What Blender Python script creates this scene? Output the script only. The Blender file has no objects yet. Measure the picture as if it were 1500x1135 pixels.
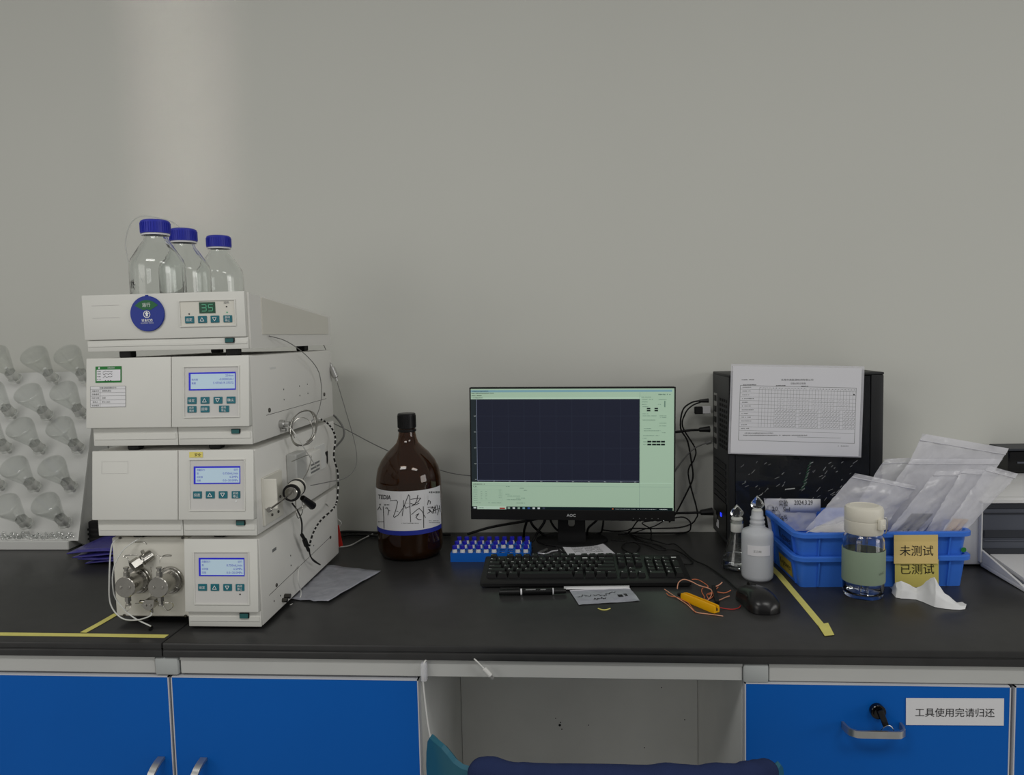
import bpy, bmesh, math, random
from mathutils import Vector, Matrix, noise as mnoise
random.seed(7)
SC = bpy.context.scene
COL = SC.collection
T = 0.80            # worktop height
WALL = 0.75         # wall behind the bench

# ---------------------------------------------------------------- camera
F_PX, CX, CY = 1083.0, 750.0, 567.5
YAW, PITCH, ROLL = 0.0777, 0.0717, -0.0228
CAM = Vector((0, -1.252, T + 0.544))
FW = Vector((-math.sin(YAW) * math.cos(PITCH), math.cos(YAW) * math.cos(PITCH), -math.sin(PITCH)))
R0 = Vector((math.cos(YAW), math.sin(YAW), 0)); U0 = R0.cross(FW)
RT = R0 * math.cos(ROLL) + U0 * math.sin(ROLL)
UP = U0 * math.cos(ROLL) - R0 * math.sin(ROLL)
cam_d = bpy.data.cameras.new('camera'); cam_o = bpy.data.objects.new('camera', cam_d); COL.objects.link(cam_o)
cam_d.sensor_fit = 'HORIZONTAL'; cam_d.sensor_width = 36.0; cam_d.lens = 36.0 * F_PX / 1500.0
cam_d.clip_start = 0.05
m3 = Matrix((RT, UP, -FW)).transposed()
cam_o.matrix_world = Matrix.Translation(CAM) @ m3.to_4x4()
SC.camera = cam_o

# ---------------------------------------------------------------- light
SC.view_settings.view_transform = 'Standard'; SC.view_settings.look = 'None'
SC.view_settings.gamma = 1.0; SC.view_settings.use_curve_mapping = False
SC.view_settings.exposure = -0.29
W = bpy.data.worlds.new('room_light'); SC.world = W; W.use_nodes = True
W.node_tree.nodes['Background'].inputs[0].default_value = (1.0, 0.985, 0.95, 1)
W.node_tree.nodes['Background'].inputs[1].default_value = 0.28

def area(name, loc, target, sx, sy, power, col=(1, 1, 1), spread=180):
    d = bpy.data.lights.new(name, 'AREA'); d.shape = 'RECTANGLE'; d.size = sx; d.size_y = sy
    d.energy = power; d.color = col; d.spread = math.radians(spread)
    o = bpy.data.objects.new(name, d); COL.objects.link(o); o.location = loc
    o.rotation_euler = (Vector(target) - Vector(loc)).to_track_quat('-Z', 'Y').to_euler()
    return o
area('ceiling_panel_light', (-0.9, -1.5, 2.75), (-0.9, -1.5, 0), 1.2, 0.6, 24, (1, 0.985, 0.955))
area('ceiling_panel_light', (1.3, -1.5, 2.75), (1.3, -1.5, 0), 1.2, 0.6, 19, (1, 0.985, 0.955))
area('window_or_fill_light', (5.5, -2.0, 1.8), (-0.4, 0.4, 1.1), 2.4, 1.6, 58, (1, 0.985, 0.96))  # added fill, not a window: brightens the right-hand faces of the stack
area('window_or_fill_light', (-3.4, -3.2, 1.75), (0.2, 0.6, 1.25), 2.2, 1.6, 24, (1, 0.97, 0.92))
# added unseen lamp behind the camera for the bright strip on the wall
area('wall_streak_light', (-1.36, -3.5, 2.45), (-1.045, WALL, 2.30), 0.07, 1.3, 0.165, (1, 0.94, 0.84), spread=5.5)

# ---------------------------------------------------------------- pixel helpers (image taken as 1500 x 1135)
def ray(x, y): return FW * F_PX + RT * (x - CX) - UP * (y - CY)
def P(x, y, z=T):
    r = ray(x, y); return CAM + r * ((z - CAM.z) / r.z)
def PY(x, y, Y):
    r = ray(x, y); return CAM + r * ((Y - CAM.y) / r.y)
def PX(x, y, X):
    r = ray(x, y); return CAM + r * ((X - CAM.x) / r.x)

# ---------------------------------------------------------------- materials
MATS = {}
def lin(c):
    out = []
    for v in c:
        v = v / 255.0
        out.append(v / 12.92 if v <= 0.04045 else ((v + 0.055) / 1.055) ** 2.4)
    return (out[0], out[1], out[2], 1.0)
def M(name, rgb, rough=0.5, metal=0.0, spec=0.5, trans=0.0, ior=1.45, emit=0.0, var=0.04, vscale=9.0, bump=0.0, bscale=60.0, coat=0.0, see=0.0, seev=0.12):
    """procedural principled material; var = colour variation, see = share of plain see-through film"""
    if name in MATS: return MATS[name]
    m = bpy.data.materials.new(name); m.use_nodes = True; MATS[name] = m
    nt = m.node_tree; b = nt.nodes['Principled BSDF']; c = lin(rgb)
    b.inputs['Base Color'].default_value = c; b.inputs['Roughness'].default_value = rough
    b.inputs['Metallic'].default_value = metal; b.inputs['Specular IOR Level'].default_value = spec
    b.inputs['Transmission Weight'].default_value = trans; b.inputs['IOR'].default_value = ior
    b.inputs['Coat Weight'].default_value = coat
    m.diffuse_color = c
    tc = nt.nodes.new('ShaderNodeTexCoord')
    if emit > 0:
        b.inputs['Emission Color'].default_value = c; b.inputs['Emission Strength'].default_value = emit
    if var > 0 and trans < 0.5:
        n = nt.nodes.new('ShaderNodeTexNoise'); n.inputs['Scale'].default_value = vscale; n.inputs['Detail'].default_value = 4
        nt.links.new(tc.outputs['Object'], n.inputs['Vector'])
        mx = nt.nodes.new('ShaderNodeMix'); mx.data_type = 'RGBA'
        mx.inputs[6].default_value = tuple(max(0, v * (1 - var * 2)) for v in c[:3]) + (1,)
        mx.inputs[7].default_value = tuple(min(1, v * (1 + var * 2)) for v in c[:3]) + (1,)
        nt.links.new(n.outputs['Fac'], mx.inputs[0]); nt.links.new(mx.outputs[2], b.inputs['Base Color'])
    if bump > 0:
        n2 = nt.nodes.new('ShaderNodeTexNoise'); n2.inputs['Scale'].default_value = bscale; n2.inputs['Detail'].default_value = 3
        nt.links.new(tc.outputs['Object'], n2.inputs['Vector'])
        bp = nt.nodes.new('ShaderNodeBump'); bp.inputs['Strength'].default_value = bump; bp.inputs['Distance'].default_value = 0.002
        nt.links.new(n2.outputs['Fac'], bp.inputs['Height']); nt.links.new(bp.outputs['Normal'], b.inputs['Normal'])
    if see > 0:
        out = nt.nodes['Material Output']; tr = nt.nodes.new('ShaderNodeBsdfTransparent'); ms = nt.nodes.new('ShaderNodeMixShader')
        n3 = nt.nodes.new('ShaderNodeTexNoise'); n3.inputs['Scale'].default_value = 22; n3.inputs['Detail'].default_value = 5; n3.inputs['Distortion'].default_value = 1.5
        nt.links.new(tc.outputs['Object'], n3.inputs['Vector'])
        mr = nt.nodes.new('ShaderNodeMapRange'); mr.inputs[1].default_value = 0.3; mr.inputs[2].default_value = 0.7
        mr.inputs[3].default_value = max(0, 1 - see - seev); mr.inputs[4].default_value = min(1, 1 - see + seev)
        nt.links.new(n3.outputs['Fac'], mr.inputs[0]); nt.links.new(mr.outputs[0], ms.inputs[0])
        nt.links.new(tr.outputs[0], ms.inputs[1]); nt.links.new(b.outputs[0], ms.inputs[2]); nt.links.new(ms.outputs[0], out.inputs['Surface'])
    return m

M('wall_paint', (213, 214, 207), 0.85, spec=0.2, var=0.012, vscale=2.0, bump=0.05, bscale=220)
M('floor_vinyl', (182, 182, 180), 0.4, var=0.05)
M('bench_black', (50, 50, 50), 0.34, spec=0.42, var=0.12, vscale=30, bump=0.03, bscale=400)
M('bench_edge', (26, 26, 26), 0.5, spec=0.3, var=0.15, vscale=60, bump=0.1, bscale=300)
M('rail_grey', (188, 189, 186), 0.5, var=0.03)
M('connector_grey', (172, 176, 175), 0.55, var=0.03)
M('carcass_grey', (220, 221, 218), 0.6, var=0.04)
M('cabinet_blue', (0, 92, 182), 0.5, spec=0.22, var=0.03, vscale=5)
M('edge_strip', (196, 198, 204), 0.5)
M('brushed_steel', (190, 190, 188), 0.32, metal=0.9, var=0.05, vscale=60)
M('steel', (176, 174, 168), 0.22, metal=1.0, var=0.06, vscale=80)
M('steel_dark', (96, 94, 90), 0.3, metal=1.0, var=0.06)
M('case_white', (216, 216, 210), 0.5, spec=0.4, var=0.015, vscale=12)
M('case_side', (226, 225, 220), 0.55, spec=0.35, var=0.02, vscale=8)
M('case_panel', (205, 204, 201), 0.5, var=0.015)
M('case_cream', (216, 214, 204), 0.5, var=0.015)
M('gap_dark', (60, 60, 58), 0.7)
M('black_rubber', (14, 14, 14), 0.6, var=0.1)
M('black_plastic', (18, 18, 19), 0.38, spec=0.45, var=0.08, vscale=40, bump=0.03, bscale=500)
M('black_matte', (22, 22, 23), 0.6, spec=0.3, var=0.08)
M('black_gloss', (10, 10, 12), 0.12, spec=0.5, var=0.02)
M('button_teal', (10, 104, 118), 0.4, var=0.04)
M('switch_teal', (8, 84, 84), 0.35, var=0.05)
M('white_ink', (235, 238, 238), 0.6, var=0)
M('lcd_frame', (28, 30, 190), 0.4, emit=0.25, var=0)
M('lcd_lit', (168, 190, 204), 0.4, emit=0.34, var=0)
M('lcd_ink', (92, 100, 196), 0.4, emit=0.12, var=0)
M('led_dark', (4, 66, 44), 0.3, emit=0.12, var=0)
M('led_on', (84, 160, 126), 0.4, emit=0.22, var=0)
M('black_ink', (22, 22, 24), 0.7, var=0)
M('grey_ink', (120, 122, 122), 0.7, var=0)
M('green_ink', (30, 120, 50), 0.6, var=0)
M('paper_white', (226, 226, 230), 0.75, spec=0.2, var=0.01)
M('paper_label', (222, 222, 224), 0.6, var=0.01)
M('badge_blue', (6, 42, 142), 0.4, var=0.03)
M('badge_green', (8, 96, 52), 0.4, var=0.02)
M('cap_blue', (34, 44, 168), 0.42, var=0.03)
M('clear_glass', (250, 252, 251), 0.0, trans=1.0, ior=1.46)
M('frost_glass', (242, 243, 238), 0.45, see=0.30, seev=0.03, var=0.01)
M('water', (252, 254, 254), 0.0, trans=1.0, ior=1.33)
M('amber_glass', (120, 76, 34), 0.03, trans=0.92, ior=1.5)
M('amber_liquid', (110, 68, 30), 0.02, trans=0.9, ior=1.36)
M('label_blue', (30, 46, 150), 0.5)
M('rack_white', (224, 225, 222), 0.5, var=0.015)
M('film', (236, 236, 242), 0.16, spec=0.7, var=0.02, see=0.60, seev=0.05)
M('film_thick', (232, 232, 237), 0.2, spec=0.7, var=0.02, see=0.36, seev=0.05)
M('film_purple', (70, 66, 150), 0.25, spec=0.6, see=0.12)
M('film_grey', (178, 180, 190), 0.25, spec=0.6, see=0.25)
M('rack_blue', (10, 98, 196), 0.4, var=0.03)
M('vial_cap', (36, 36, 176), 0.35, var=0.03)
M('crate_blue', (58, 118, 222), 0.38, spec=0.45, var=0.03, vscale=6)
M('note_amber', (228, 202, 132), 0.7, var=0.02)
M('note_yellow', (228, 214, 118), 0.7, var=0.02)
M('tape_yellow', (222, 214, 118), 0.55, var=0.05, vscale=40)
M('cutter_yellow', (238, 176, 10), 0.35, var=0.04)
M('wire_orange', (214, 120, 80), 0.45, var=0.05)
M('wire_pink', (220, 160, 130), 0.45, var=0.05)
M('wire_red', (190, 50, 44), 0.45)
M('cable_white', (216, 216, 212), 0.5)
M('cable_grey', (120, 120, 118), 0.4)
M('lid_cream', (228, 224, 210), 0.45, var=0.015)
M('sleeve_green', (138, 156, 134), 0.6, var=0.02, bump=0.05)
M('tissue', (234, 235, 236), 0.9, spec=0.1, var=0.01, bump=0.15, bscale=140)
M('plastic_milky', (226, 229, 234), 0.35, see=0.45, seev=0.0, var=0.005)
M('plastic_milky_dark', (190, 196, 204), 0.4)
M('printer_white', (222, 222, 222), 0.45, var=0.015)
M('printer_grey', (84, 88, 98), 0.45, var=0.03)
M('printer_dark', (46, 49, 56), 0.45, var=0.03)
M('chair_teal', (26, 92, 112), 0.42, var=0.03)
M('cloth_navy', (40, 50, 84), 0.95, spec=0.1, var=0.06, vscale=40, bump=0.5, bscale=500)
M('tinted_glass', (40, 42, 46), 0.05, spec=0.6, see=0.45, var=0)
M('wood_pale', (196, 168, 136), 0.6)
M('red_tag', (206, 40, 30), 0.5)
M('tube_clear', (222, 224, 220), 0.25, spec=0.6, see=0.35)
M('status_blue', (40, 60, 255), 0.4, emit=1.2, var=0)
M('board_green', (30, 44, 38), 0.5, var=0.2, vscale=60)

def scr_(name, rgb, e=0.5): M(name, rgb, 0.35, spec=0.3, emit=e, var=0)
scr_('screen_green', (160, 186, 164)); scr_('screen_pale', (176, 200, 182)); scr_('screen_blue', (120, 158, 170)); scr_('screen_blue2', (50, 80, 150)); scr_('screen_dark', (30, 33, 48), .5)
scr_('screen_dark2', (34, 42, 46), .5); scr_('screen_line', (120, 128, 150), .5); scr_('screen_grid', (50, 56, 72), .5); scr_('screen_text', (190, 200, 200), .5); scr_('screen_ink', (20, 34, 34), .2)
scr_('screen_ink2', (96, 122, 110), .5); scr_('screen_shade', (136, 160, 146), .6); scr_('screen_bar', (14, 30, 34), .3)
M('dust', (196, 198, 196), 0.8, var=0.1)
M('dust_green', (60, 130, 90), 0.8, var=0.1)
M('crate_label', (30, 84, 170), 0.5)
M('sticker_worn', (170, 150, 60), 0.6, var=0.2, vscale=90)
M('paper_cream', (226, 222, 210), 0.7)
M('sleeve_dark', (92, 104, 90), 0.6)
M('black_plastic_gloss', (26, 26, 27), 0.28, spec=0.5, var=0.03)
M('logo_silver', (190, 192, 194), 0.35, var=0)
M('key_black', (20, 20, 21), 0.45, spec=0.45, var=0.06)
M('key_ink', (226, 228, 228), 0.6, var=0)
M('pc_dark', (30, 31, 33), 0.5, spec=0.4, var=0.06)
M('pc_grey', (58, 60, 62), 0.5, metal=0.3, var=0.06)

def thin_glass(name, tint, refl):
    """thin-walled glass: clear pass-through with a mirror layer that grows towards grazing angles"""
    m = bpy.data.materials.new(name); m.use_nodes = True; MATS[name] = m; nt = m.node_tree; nt.nodes.remove(nt.nodes['Principled BSDF'])
    tr = nt.nodes.new('ShaderNodeBsdfTransparent'); gl = nt.nodes.new('ShaderNodeBsdfGlossy'); lw = nt.nodes.new('ShaderNodeLayerWeight'); ms = nt.nodes.new('ShaderNodeMixShader'); mt = nt.nodes.new('ShaderNodeMath')
    tc = nt.nodes.new('ShaderNodeTexCoord'); ns = nt.nodes.new('ShaderNodeTexNoise'); ns.inputs['Scale'].default_value = 40; bp = nt.nodes.new('ShaderNodeBump'); bp.inputs['Strength'].default_value = 0.15; bp.inputs['Distance'].default_value = 0.002
    nt.links.new(tc.outputs['Object'], ns.inputs['Vector']); nt.links.new(ns.outputs['Fac'], bp.inputs['Height']); nt.links.new(bp.outputs['Normal'], gl.inputs['Normal'])
    tr.inputs[0].default_value = tint; gl.inputs['Roughness'].default_value = 0.03; lw.inputs['Blend'].default_value = 0.22
    mt.operation = 'MULTIPLY'; mt.inputs[1].default_value = refl; pw = nt.nodes.new('ShaderNodeMath'); pw.operation = 'ADD'; pw.inputs[1].default_value = 0.03; nt.links.new(lw.outputs['Facing'], mt.inputs[0]); nt.links.new(mt.outputs[0], pw.inputs[0]); mt = pw; nt.links.new(mt.outputs[0], ms.inputs[0])
    nt.links.new(tr.outputs[0], ms.inputs[1]); nt.links.new(gl.outputs[0], ms.inputs[2]); nt.links.new(ms.outputs[0], nt.nodes['Material Output'].inputs['Surface'])
thin_glass('thin_glass', (0.988, 0.994, 0.988, 1), 0.42)

# ---------------------------------------------------------------- mesh builder
def catmull(pts, n=6):
    pts = [Vector(p) for p in pts]
    if len(pts) < 3: return pts
    out = []
    for i in range(len(pts) - 1):
        p0 = pts[max(0, i - 1)]; p1 = pts[i]; p2 = pts[i + 1]; p3 = pts[min(len(pts) - 1, i + 2)]
        for k in range(n):
            t = k / n
            out.append(0.5 * ((2 * p1) + (p2 - p0) * t + (2 * p0 - 5 * p1 + 4 * p2 - p3) * t * t + (3 * p1 - p0 - 3 * p2 + p3) * t ** 3))
    out.append(pts[-1])
    return out

class MB:
    def __init__(s): s.v = []; s.f = []; s.mi = []
    def add(s, vs, fs, mi=0, X=None):
        o = len(s.v)
        for p in vs:
            p = Vector(p); s.v.append(X @ p if X else p)
        for f in fs: s.f.append([o + i for i in f]); s.mi.append(mi)
        return s
    def box(s, x0, x1, y0, y1, z0, z1, X=None, mi=0):
        vs = [(x0, y0, z0), (x1, y0, z0), (x1, y1, z0), (x0, y1, z0), (x0, y0, z1), (x1, y0, z1), (x1, y1, z1), (x0, y1, z1)]
        return s.add(vs, [(0, 3, 2, 1), (4, 5, 6, 7), (0, 1, 5, 4), (1, 2, 6, 5), (2, 3, 7, 6), (3, 0, 4, 7)], mi, X)
    def hexa(s, b, t, X=None, mi=0):   # bottom 4, top 4 points, counter-clockwise from above
        return s.add(list(b) + list(t), [(0, 3, 2, 1), (4, 5, 6, 7), (0, 1, 5, 4), (1, 2, 6, 5), (2, 3, 7, 6), (3, 0, 4, 7)], mi, X)
    def rbox(s, x0, x1, y0, y1, z0, z1, r=0.003, seg=2, X=None, mi=0):
        bm = bmesh.new(); bmesh.ops.create_cube(bm, size=1.0)
        for v in bm.verts:
            v.co = Vector(((x0 + x1) / 2 + v.co.x * (x1 - x0), (y0 + y1) / 2 + v.co.y * (y1 - y0), (z0 + z1) / 2 + v.co.z * (z1 - z0)))
        r = min(r, 0.49 * min(abs(x1 - x0), abs(y1 - y0), abs(z1 - z0)))
        bmesh.ops.bevel(bm, geom=bm.edges[:], offset=r, segments=seg, profile=0.5, affect='EDGES')
        return s.frombm(bm, X, mi)
    def frombm(s, bm, X=None, mi=0):
        bm.verts.index_update()
        s.add([v.co.copy() for v in bm.verts], [[v.index for v in f.verts] for f in bm.faces], mi, X); bm.free(); return s
    def rhexa(s, b, t, r=0.003, seg=2, X=None, mi=0):
        bm = bmesh.new(); vs = [bm.verts.new(Vector(p)) for p in list(b) + list(t)]
        for f in [(0, 3, 2, 1), (4, 5, 6, 7), (0, 1, 5, 4), (1, 2, 6, 5), (2, 3, 7, 6), (3, 0, 4, 7)]: bm.faces.new([vs[i] for i in f])
        bmesh.ops.bevel(bm, geom=bm.edges[:], offset=r, segments=seg, profile=0.5, affect='EDGES')
        return s.frombm(bm, X, mi)
    def lathe(s, prof, n=32, X=None, closed=False, mi=0, a0=0.0, a1=None):
        full = a1 is None; vs = []; rings = []
        cnt = n if full else n + 1
        for (r, z) in prof:
            if r < 1e-7: rings.append([len(vs)] * cnt); vs.append((0, 0, z)); continue
            ring = []
            for k in range(cnt):
                a = a0 + (2 * math.pi if full else (a1 - a0)) * k / n
                ring.append(len(vs)); vs.append((r * math.cos(a), r * math.sin(a), z))
            rings.append(ring)
        fs = []; m = len(prof)
        for i in range(m if closed else m - 1):
            A = rings[i]; B = rings[(i + 1) % m]
            for k in range(n):
                k2 = (k + 1) % cnt
                q = [A[k], A[k2], B[k2], B[k]]; u = []
                for t in q:
                    if t not in u: u.append(t)
                if len(u) >= 3: fs.append(u)
        return s.add(vs, fs, mi, X)
    def cyl(s, p0, p1, r0, r1=None, n=16, mi=0, bev=0.0):
        p0 = Vector(p0); p1 = Vector(p1); r1 = r0 if r1 is None else r1; L = (p1 - p0).length
        X = Matrix.Translation(p0) @ (p1 - p0).to_track_quat('Z', 'Y').to_matrix().to_4x4()
        b = bev
        prof = [(0, 0), (r0 - b, 0), (r0, b), (r1, L - b), (r1 - b, L), (0, L)] if b else [(0, 0), (r0, 0), (r1, L), (0, L)]
        return s.lathe(prof, n, X, mi=mi)
    def tube(s, pts, r, n=7, smooth=6, mi=0, closed=False):
        pts = catmull(pts, smooth) if smooth else [Vector(p) for p in pts]
        t0 = (pts[1] - pts[0]).normalized(); up = Vector((0, 0, 1)) if abs(t0.z) < 0.9 else Vector((1, 0, 0))
        nr = t0.cross(up).normalized(); vs = []; m = len(pts)
        for i, p in enumerate(pts):
            t = (pts[min(i + 1, m - 1)] - pts[max(i - 1, 0)])
            t = t.normalized() if t.length > 1e-9 else t0
            nr = (nr - t * nr.dot(t))
            nr = nr.normalized() if nr.length > 1e-6 else t.orthogonal().normalized()
            bn = t.cross(nr)
            for k in range(n):
                a = 2 * math.pi * k / n; vs.append(p + nr * (r * math.cos(a)) + bn * (r * math.sin(a)))
        fs = [(i * n + k, i * n + (k + 1) % n, (i + 1) * n + (k + 1) % n, (i + 1) * n + k) for i in range(m - 1) for k in range(n)]
        fs.append(tuple(range(n))[::-1]); fs.append(tuple((m - 1) * n + k for k in range(n)))
        return s.add(vs, fs, mi)
    def prism(s, poly, lo, hi, X=None, mi=0, plane='xz'):
        n = len(poly)
        def pt(a, b, c): return {'xz': (a, c, b), 'xy': (a, b, c), 'yz': (c, a, b)}[plane]
        vs = [pt(a, b, lo) for a, b in poly] + [pt(a, b, hi) for a, b in poly]
        fs = [tuple(range(n)), tuple(range(2 * n - 1, n - 1, -1))] + [(i, n + i, n + (i + 1) % n, (i + 1) % n) for i in range(n)]
        return s.add(vs, fs, mi, X)
    def grid(s, fn, nu, nv, mi=0):
        vs = [fn(i / nu, j / nv) for j in range(nv + 1) for i in range(nu + 1)]
        fs = [(j * (nu + 1) + i, j * (nu + 1) + i + 1, (j + 1) * (nu + 1) + i + 1, (j + 1) * (nu + 1) + i) for j in range(nv) for i in range(nu)]
        return s.add(vs, fs, mi)
    def build(s, name, mats, parent=None, smooth=35, world=False, kind=None, label=None, fix=True):
        mats = mats if isinstance(mats, (list, tuple)) else [mats]
        base = Vector((0, 0, 0)); vs = s.v
        if parent is None:
            lo = Vector((min(p.x for p in vs), min(p.y for p in vs), min(p.z for p in vs))); hi = Vector((max(p.x for p in vs), max(p.y for p in vs), max(p.z for p in vs)))
            base = Vector(((lo.x + hi.x) / 2, (lo.y + hi.y) / 2, lo.z)); vs = [p - base for p in vs]
        elif world:
            off = Vector(parent.location); q = parent.parent
            while q: off += q.location; q = q.parent
            rz = parent.rotation_euler.z
            vs = [Matrix.Rotation(-rz, 3, 'Z') @ (p - off) for p in vs]
        me = bpy.data.meshes.new(name); me.from_pydata([tuple(p) for p in vs], [], s.f); me.update()
        if fix:
            bm = bmesh.new(); bm.from_mesh(me); bmesh.ops.recalc_face_normals(bm, faces=bm.faces[:]); bm.to_mesh(me); bm.free()
        for m in mats: me.materials.append(MATS[m])
        if len(mats) > 1: me.polygons.foreach_set('material_index', s.mi)
        if smooth:
            me.polygons.foreach_set('use_smooth', [True] * len(me.polygons)); me.set_sharp_from_angle(angle=math.radians(smooth))
        o = bpy.data.objects.new(name, me); COL.objects.link(o)
        if parent is None: o.location = base
        else: o.parent = parent
        if kind: o['kind'] = kind
        if label: o['label'] = label
        return o

def tag(o, label, cat, group=None):
    o['label'] = label; o['category'] = cat
    if group: o['group'] = group
    return o
def thing(name, label, cat, loc=(0, 0, 0), rz=0.0, group=None):
    o = bpy.data.objects.new(name, None); COL.objects.link(o); o.empty_display_size = 0.03
    o.location = loc; o.rotation_euler = (0, 0, rz); return tag(o, label, cat, group)
def dup(o, parent=None):
    c = o.copy(); COL.objects.link(c); c.parent = parent
    for ch in list(o.children): dup(ch, c)
    return c
def struct(o): o['kind'] = 'structure'; return o
def RX(a): return Matrix.Rotation(a, 4, 'X')
def RY(a): return Matrix.Rotation(a, 4, 'Y')
def RZ(a): return Matrix.Rotation(a, 4, 'Z')
def TR(*p): return Matrix.Translation(Vector(p[0] if len(p) == 1 else p))

# ---------------------------------------------------------------- flat print (lettering, rules, screens)
TXT = {}
def text2d(s, bold=False):
    key = (s, bold)
    if key in TXT: return TXT[key]
    cu = bpy.data.curves.new('lettering', 'FONT'); cu.body = s; cu.size = 1.0; cu.resolution_u = 2
    if bold: cu.offset = 0.018
    ob = bpy.data.objects.new('lettering', cu); COL.objects.link(ob)
    dg = bpy.context.evaluated_depsgraph_get(); me = bpy.data.meshes.new_from_object(ob.evaluated_get(dg))
    vs = [(v.co.x, v.co.y) for v in me.vertices]; fs = [list(p.vertices) for p in me.polygons]
    bpy.data.objects.remove(ob); bpy.data.curves.remove(cu); bpy.data.meshes.remove(me)
    TXT[key] = (vs, fs); return TXT[key]
class Pr:
    """print on a surface: (u, v) -> point; colours are material names"""
    def __init__(s, fn): s.fn = fn; s.m = MB(); s.mats = []
    def mi(s, c):
        if c not in s.mats: s.mats.append(c)
        return s.mats.index(c)
    def lift(s, u, v, k=0): return s.fn(u, v, k)
    def quad(s, u0, v0, u1, v1, c, k=0, n=1):
        for i in range(n):
            a = u0 + (u1 - u0) * i / n; b = u0 + (u1 - u0) * (i + 1) / n
            s.m.add([s.fn(a, v0, k), s.fn(b, v0, k), s.fn(b, v1, k), s.fn(a, v1, k)], [(0, 1, 2, 3)], s.mi(c))
        return s
    def poly(s, pts, c, k=0): s.m.add([s.fn(u, v, k) for u, v in pts], [tuple(range(len(pts)))], s.mi(c)); return s
    def disc(s, u, v, r, c, k=0, n=16): return s.poly([(u + r * math.cos(2 * math.pi * i / n), v + r * math.sin(2 * math.pi * i / n)) for i in range(n)], c, k)
    def ring(s, u, v, r0, r1, c, k=0, n=20):
        for i in range(n):
            a = 2 * math.pi * i / n; b = 2 * math.pi * (i + 1) / n
            s.poly([(u + r0 * math.cos(a), v + r0 * math.sin(a)), (u + r1 * math.cos(a), v + r1 * math.sin(a)), (u + r1 * math.cos(b), v + r1 * math.sin(b)), (u + r0 * math.cos(b), v + r0 * math.sin(b))], c, k)
        return s
    def frame(s, u0, v0, u1, v1, w, c, k=0):
        s.quad(u0, v0, u1, v0 + w, c, k); s.quad(u0, v1 - w, u1, v1, c, k); s.quad(u0, v0, u0 + w, v1, c, k); s.quad(u1 - w, v0, u1, v1, c, k); return s
    def line(s, pts, w, c, k=0):
        for (a, b), (d, e) in zip(pts, pts[1:]):
            L = math.hypot(d - a, e - b)
            if L < 1e-9: continue
            nx, ny = -(e - b) / L * w / 2, (d - a) / L * w / 2; ex, ey = (d - a) / L * w * .3, (e - b) / L * w * .3
            s.poly([(a - ex + nx, b - ey + ny), (a - ex - nx, b - ey - ny), (d + ex - nx, e + ey - ny), (d + ex + nx, e + ey + ny)], c, k)
        return s
    def text(s, t, u, v, size, c, align='c', k=0, bold=False, width=None, rot=0.0):
        vs, fs = text2d(t, bold)
        if not vs: return s
        xs = [p[0] for p in vs]; ys = [p[1] for p in vs]; x0, x1, y0, y1 = min(xs), max(xs), min(ys), max(ys)
        h = size / max(1e-6, (y1 - y0)); sx = (width / max(1e-6, x1 - x0)) if width else h
        ox = {'c': (x0 + x1) / 2, 'l': x0, 'r': x1}[align]; cy = (y0 + y1) / 2; ca, sa = math.cos(rot), math.sin(rot)
        q = []
        for x, y in vs:
            a = (x - ox) * sx; b = (y - cy) * h; q.append((u + a * ca - b * sa, v + a * sa + b * ca))
        s.m.add([s.fn(a, b, k) for a, b in q], fs, s.mi(c)); return s
    def dashes(s, u0, u1, v, h, c, k=0, seed=0, gap=0.35):
        rn = random.Random(seed); u = u0
        while u < u1:
            w = h * rn.uniform(0.5, 1.1); e = min(u1, u + w)
            if rn.random() > 0.08: s.quad(u, v - h / 2 * rn.uniform(.6, 1), e, v + h / 2 * rn.uniform(.6, 1), c, k)
            u = e + h * gap * rn.uniform(.6, 1.4)
        return s
    def build(s, name, parent, **kw): return s.m.build(name, s.mats, parent, smooth=0, fix=False, **kw)
def flat(y=0.0, x=0.0, z=0.0, eps=0.0004, X=None):
    """print facing -y; k raises the layer"""
    def fn(u, v, k=0):
        p = Vector((x + u, y - eps - k * 0.0003, z + v)); return X @ p if X else p
    return fn

# ================================================================ the setting
struct(MB().box(-3.0, 2.6, WALL, WALL + 0.1, 0, 3.0).build('wall_back', 'wall_paint', smooth=0))
struct(MB().box(-3.0, 2.6, -3.6, WALL, -0.06, 0).build('floor', 'floor_vinyl', smooth=0))
struct(MB().box(-3.0, 2.6, WALL - 0.012, WALL, 0, 0.09).build('baseboard_back', 'rail_grey', smooth=0))

# ---------------------------------------------------------------- worktops
SEAM = PY(237, 950, 0).x
def worktop(x0, x1, label):
    m = MB(); m.rbox(x0, x1, 0, WALL - 0.001, T - 0.0125, T, 0.003, 2)
    m.box(x0 + 0.001, x1 - 0.001, 0.0018, WALL - 0.001, T - 0.0138, T - 0.0125)
    m.rbox(x0, x1, 0.0005, WALL - 0.001, T - 0.0275, T - 0.0138, 0.002, 2)
    o = m.build('bench_worktop', ['bench_black']); return tag(o, label, 'worktop')
worktop(-2.4, SEAM - 0.0008, 'black laboratory worktop carrying the flask drying rack')
worktop(SEAM + 0.0008, 2.3, 'long black laboratory worktop carrying the monitor and the keyboard')

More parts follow.
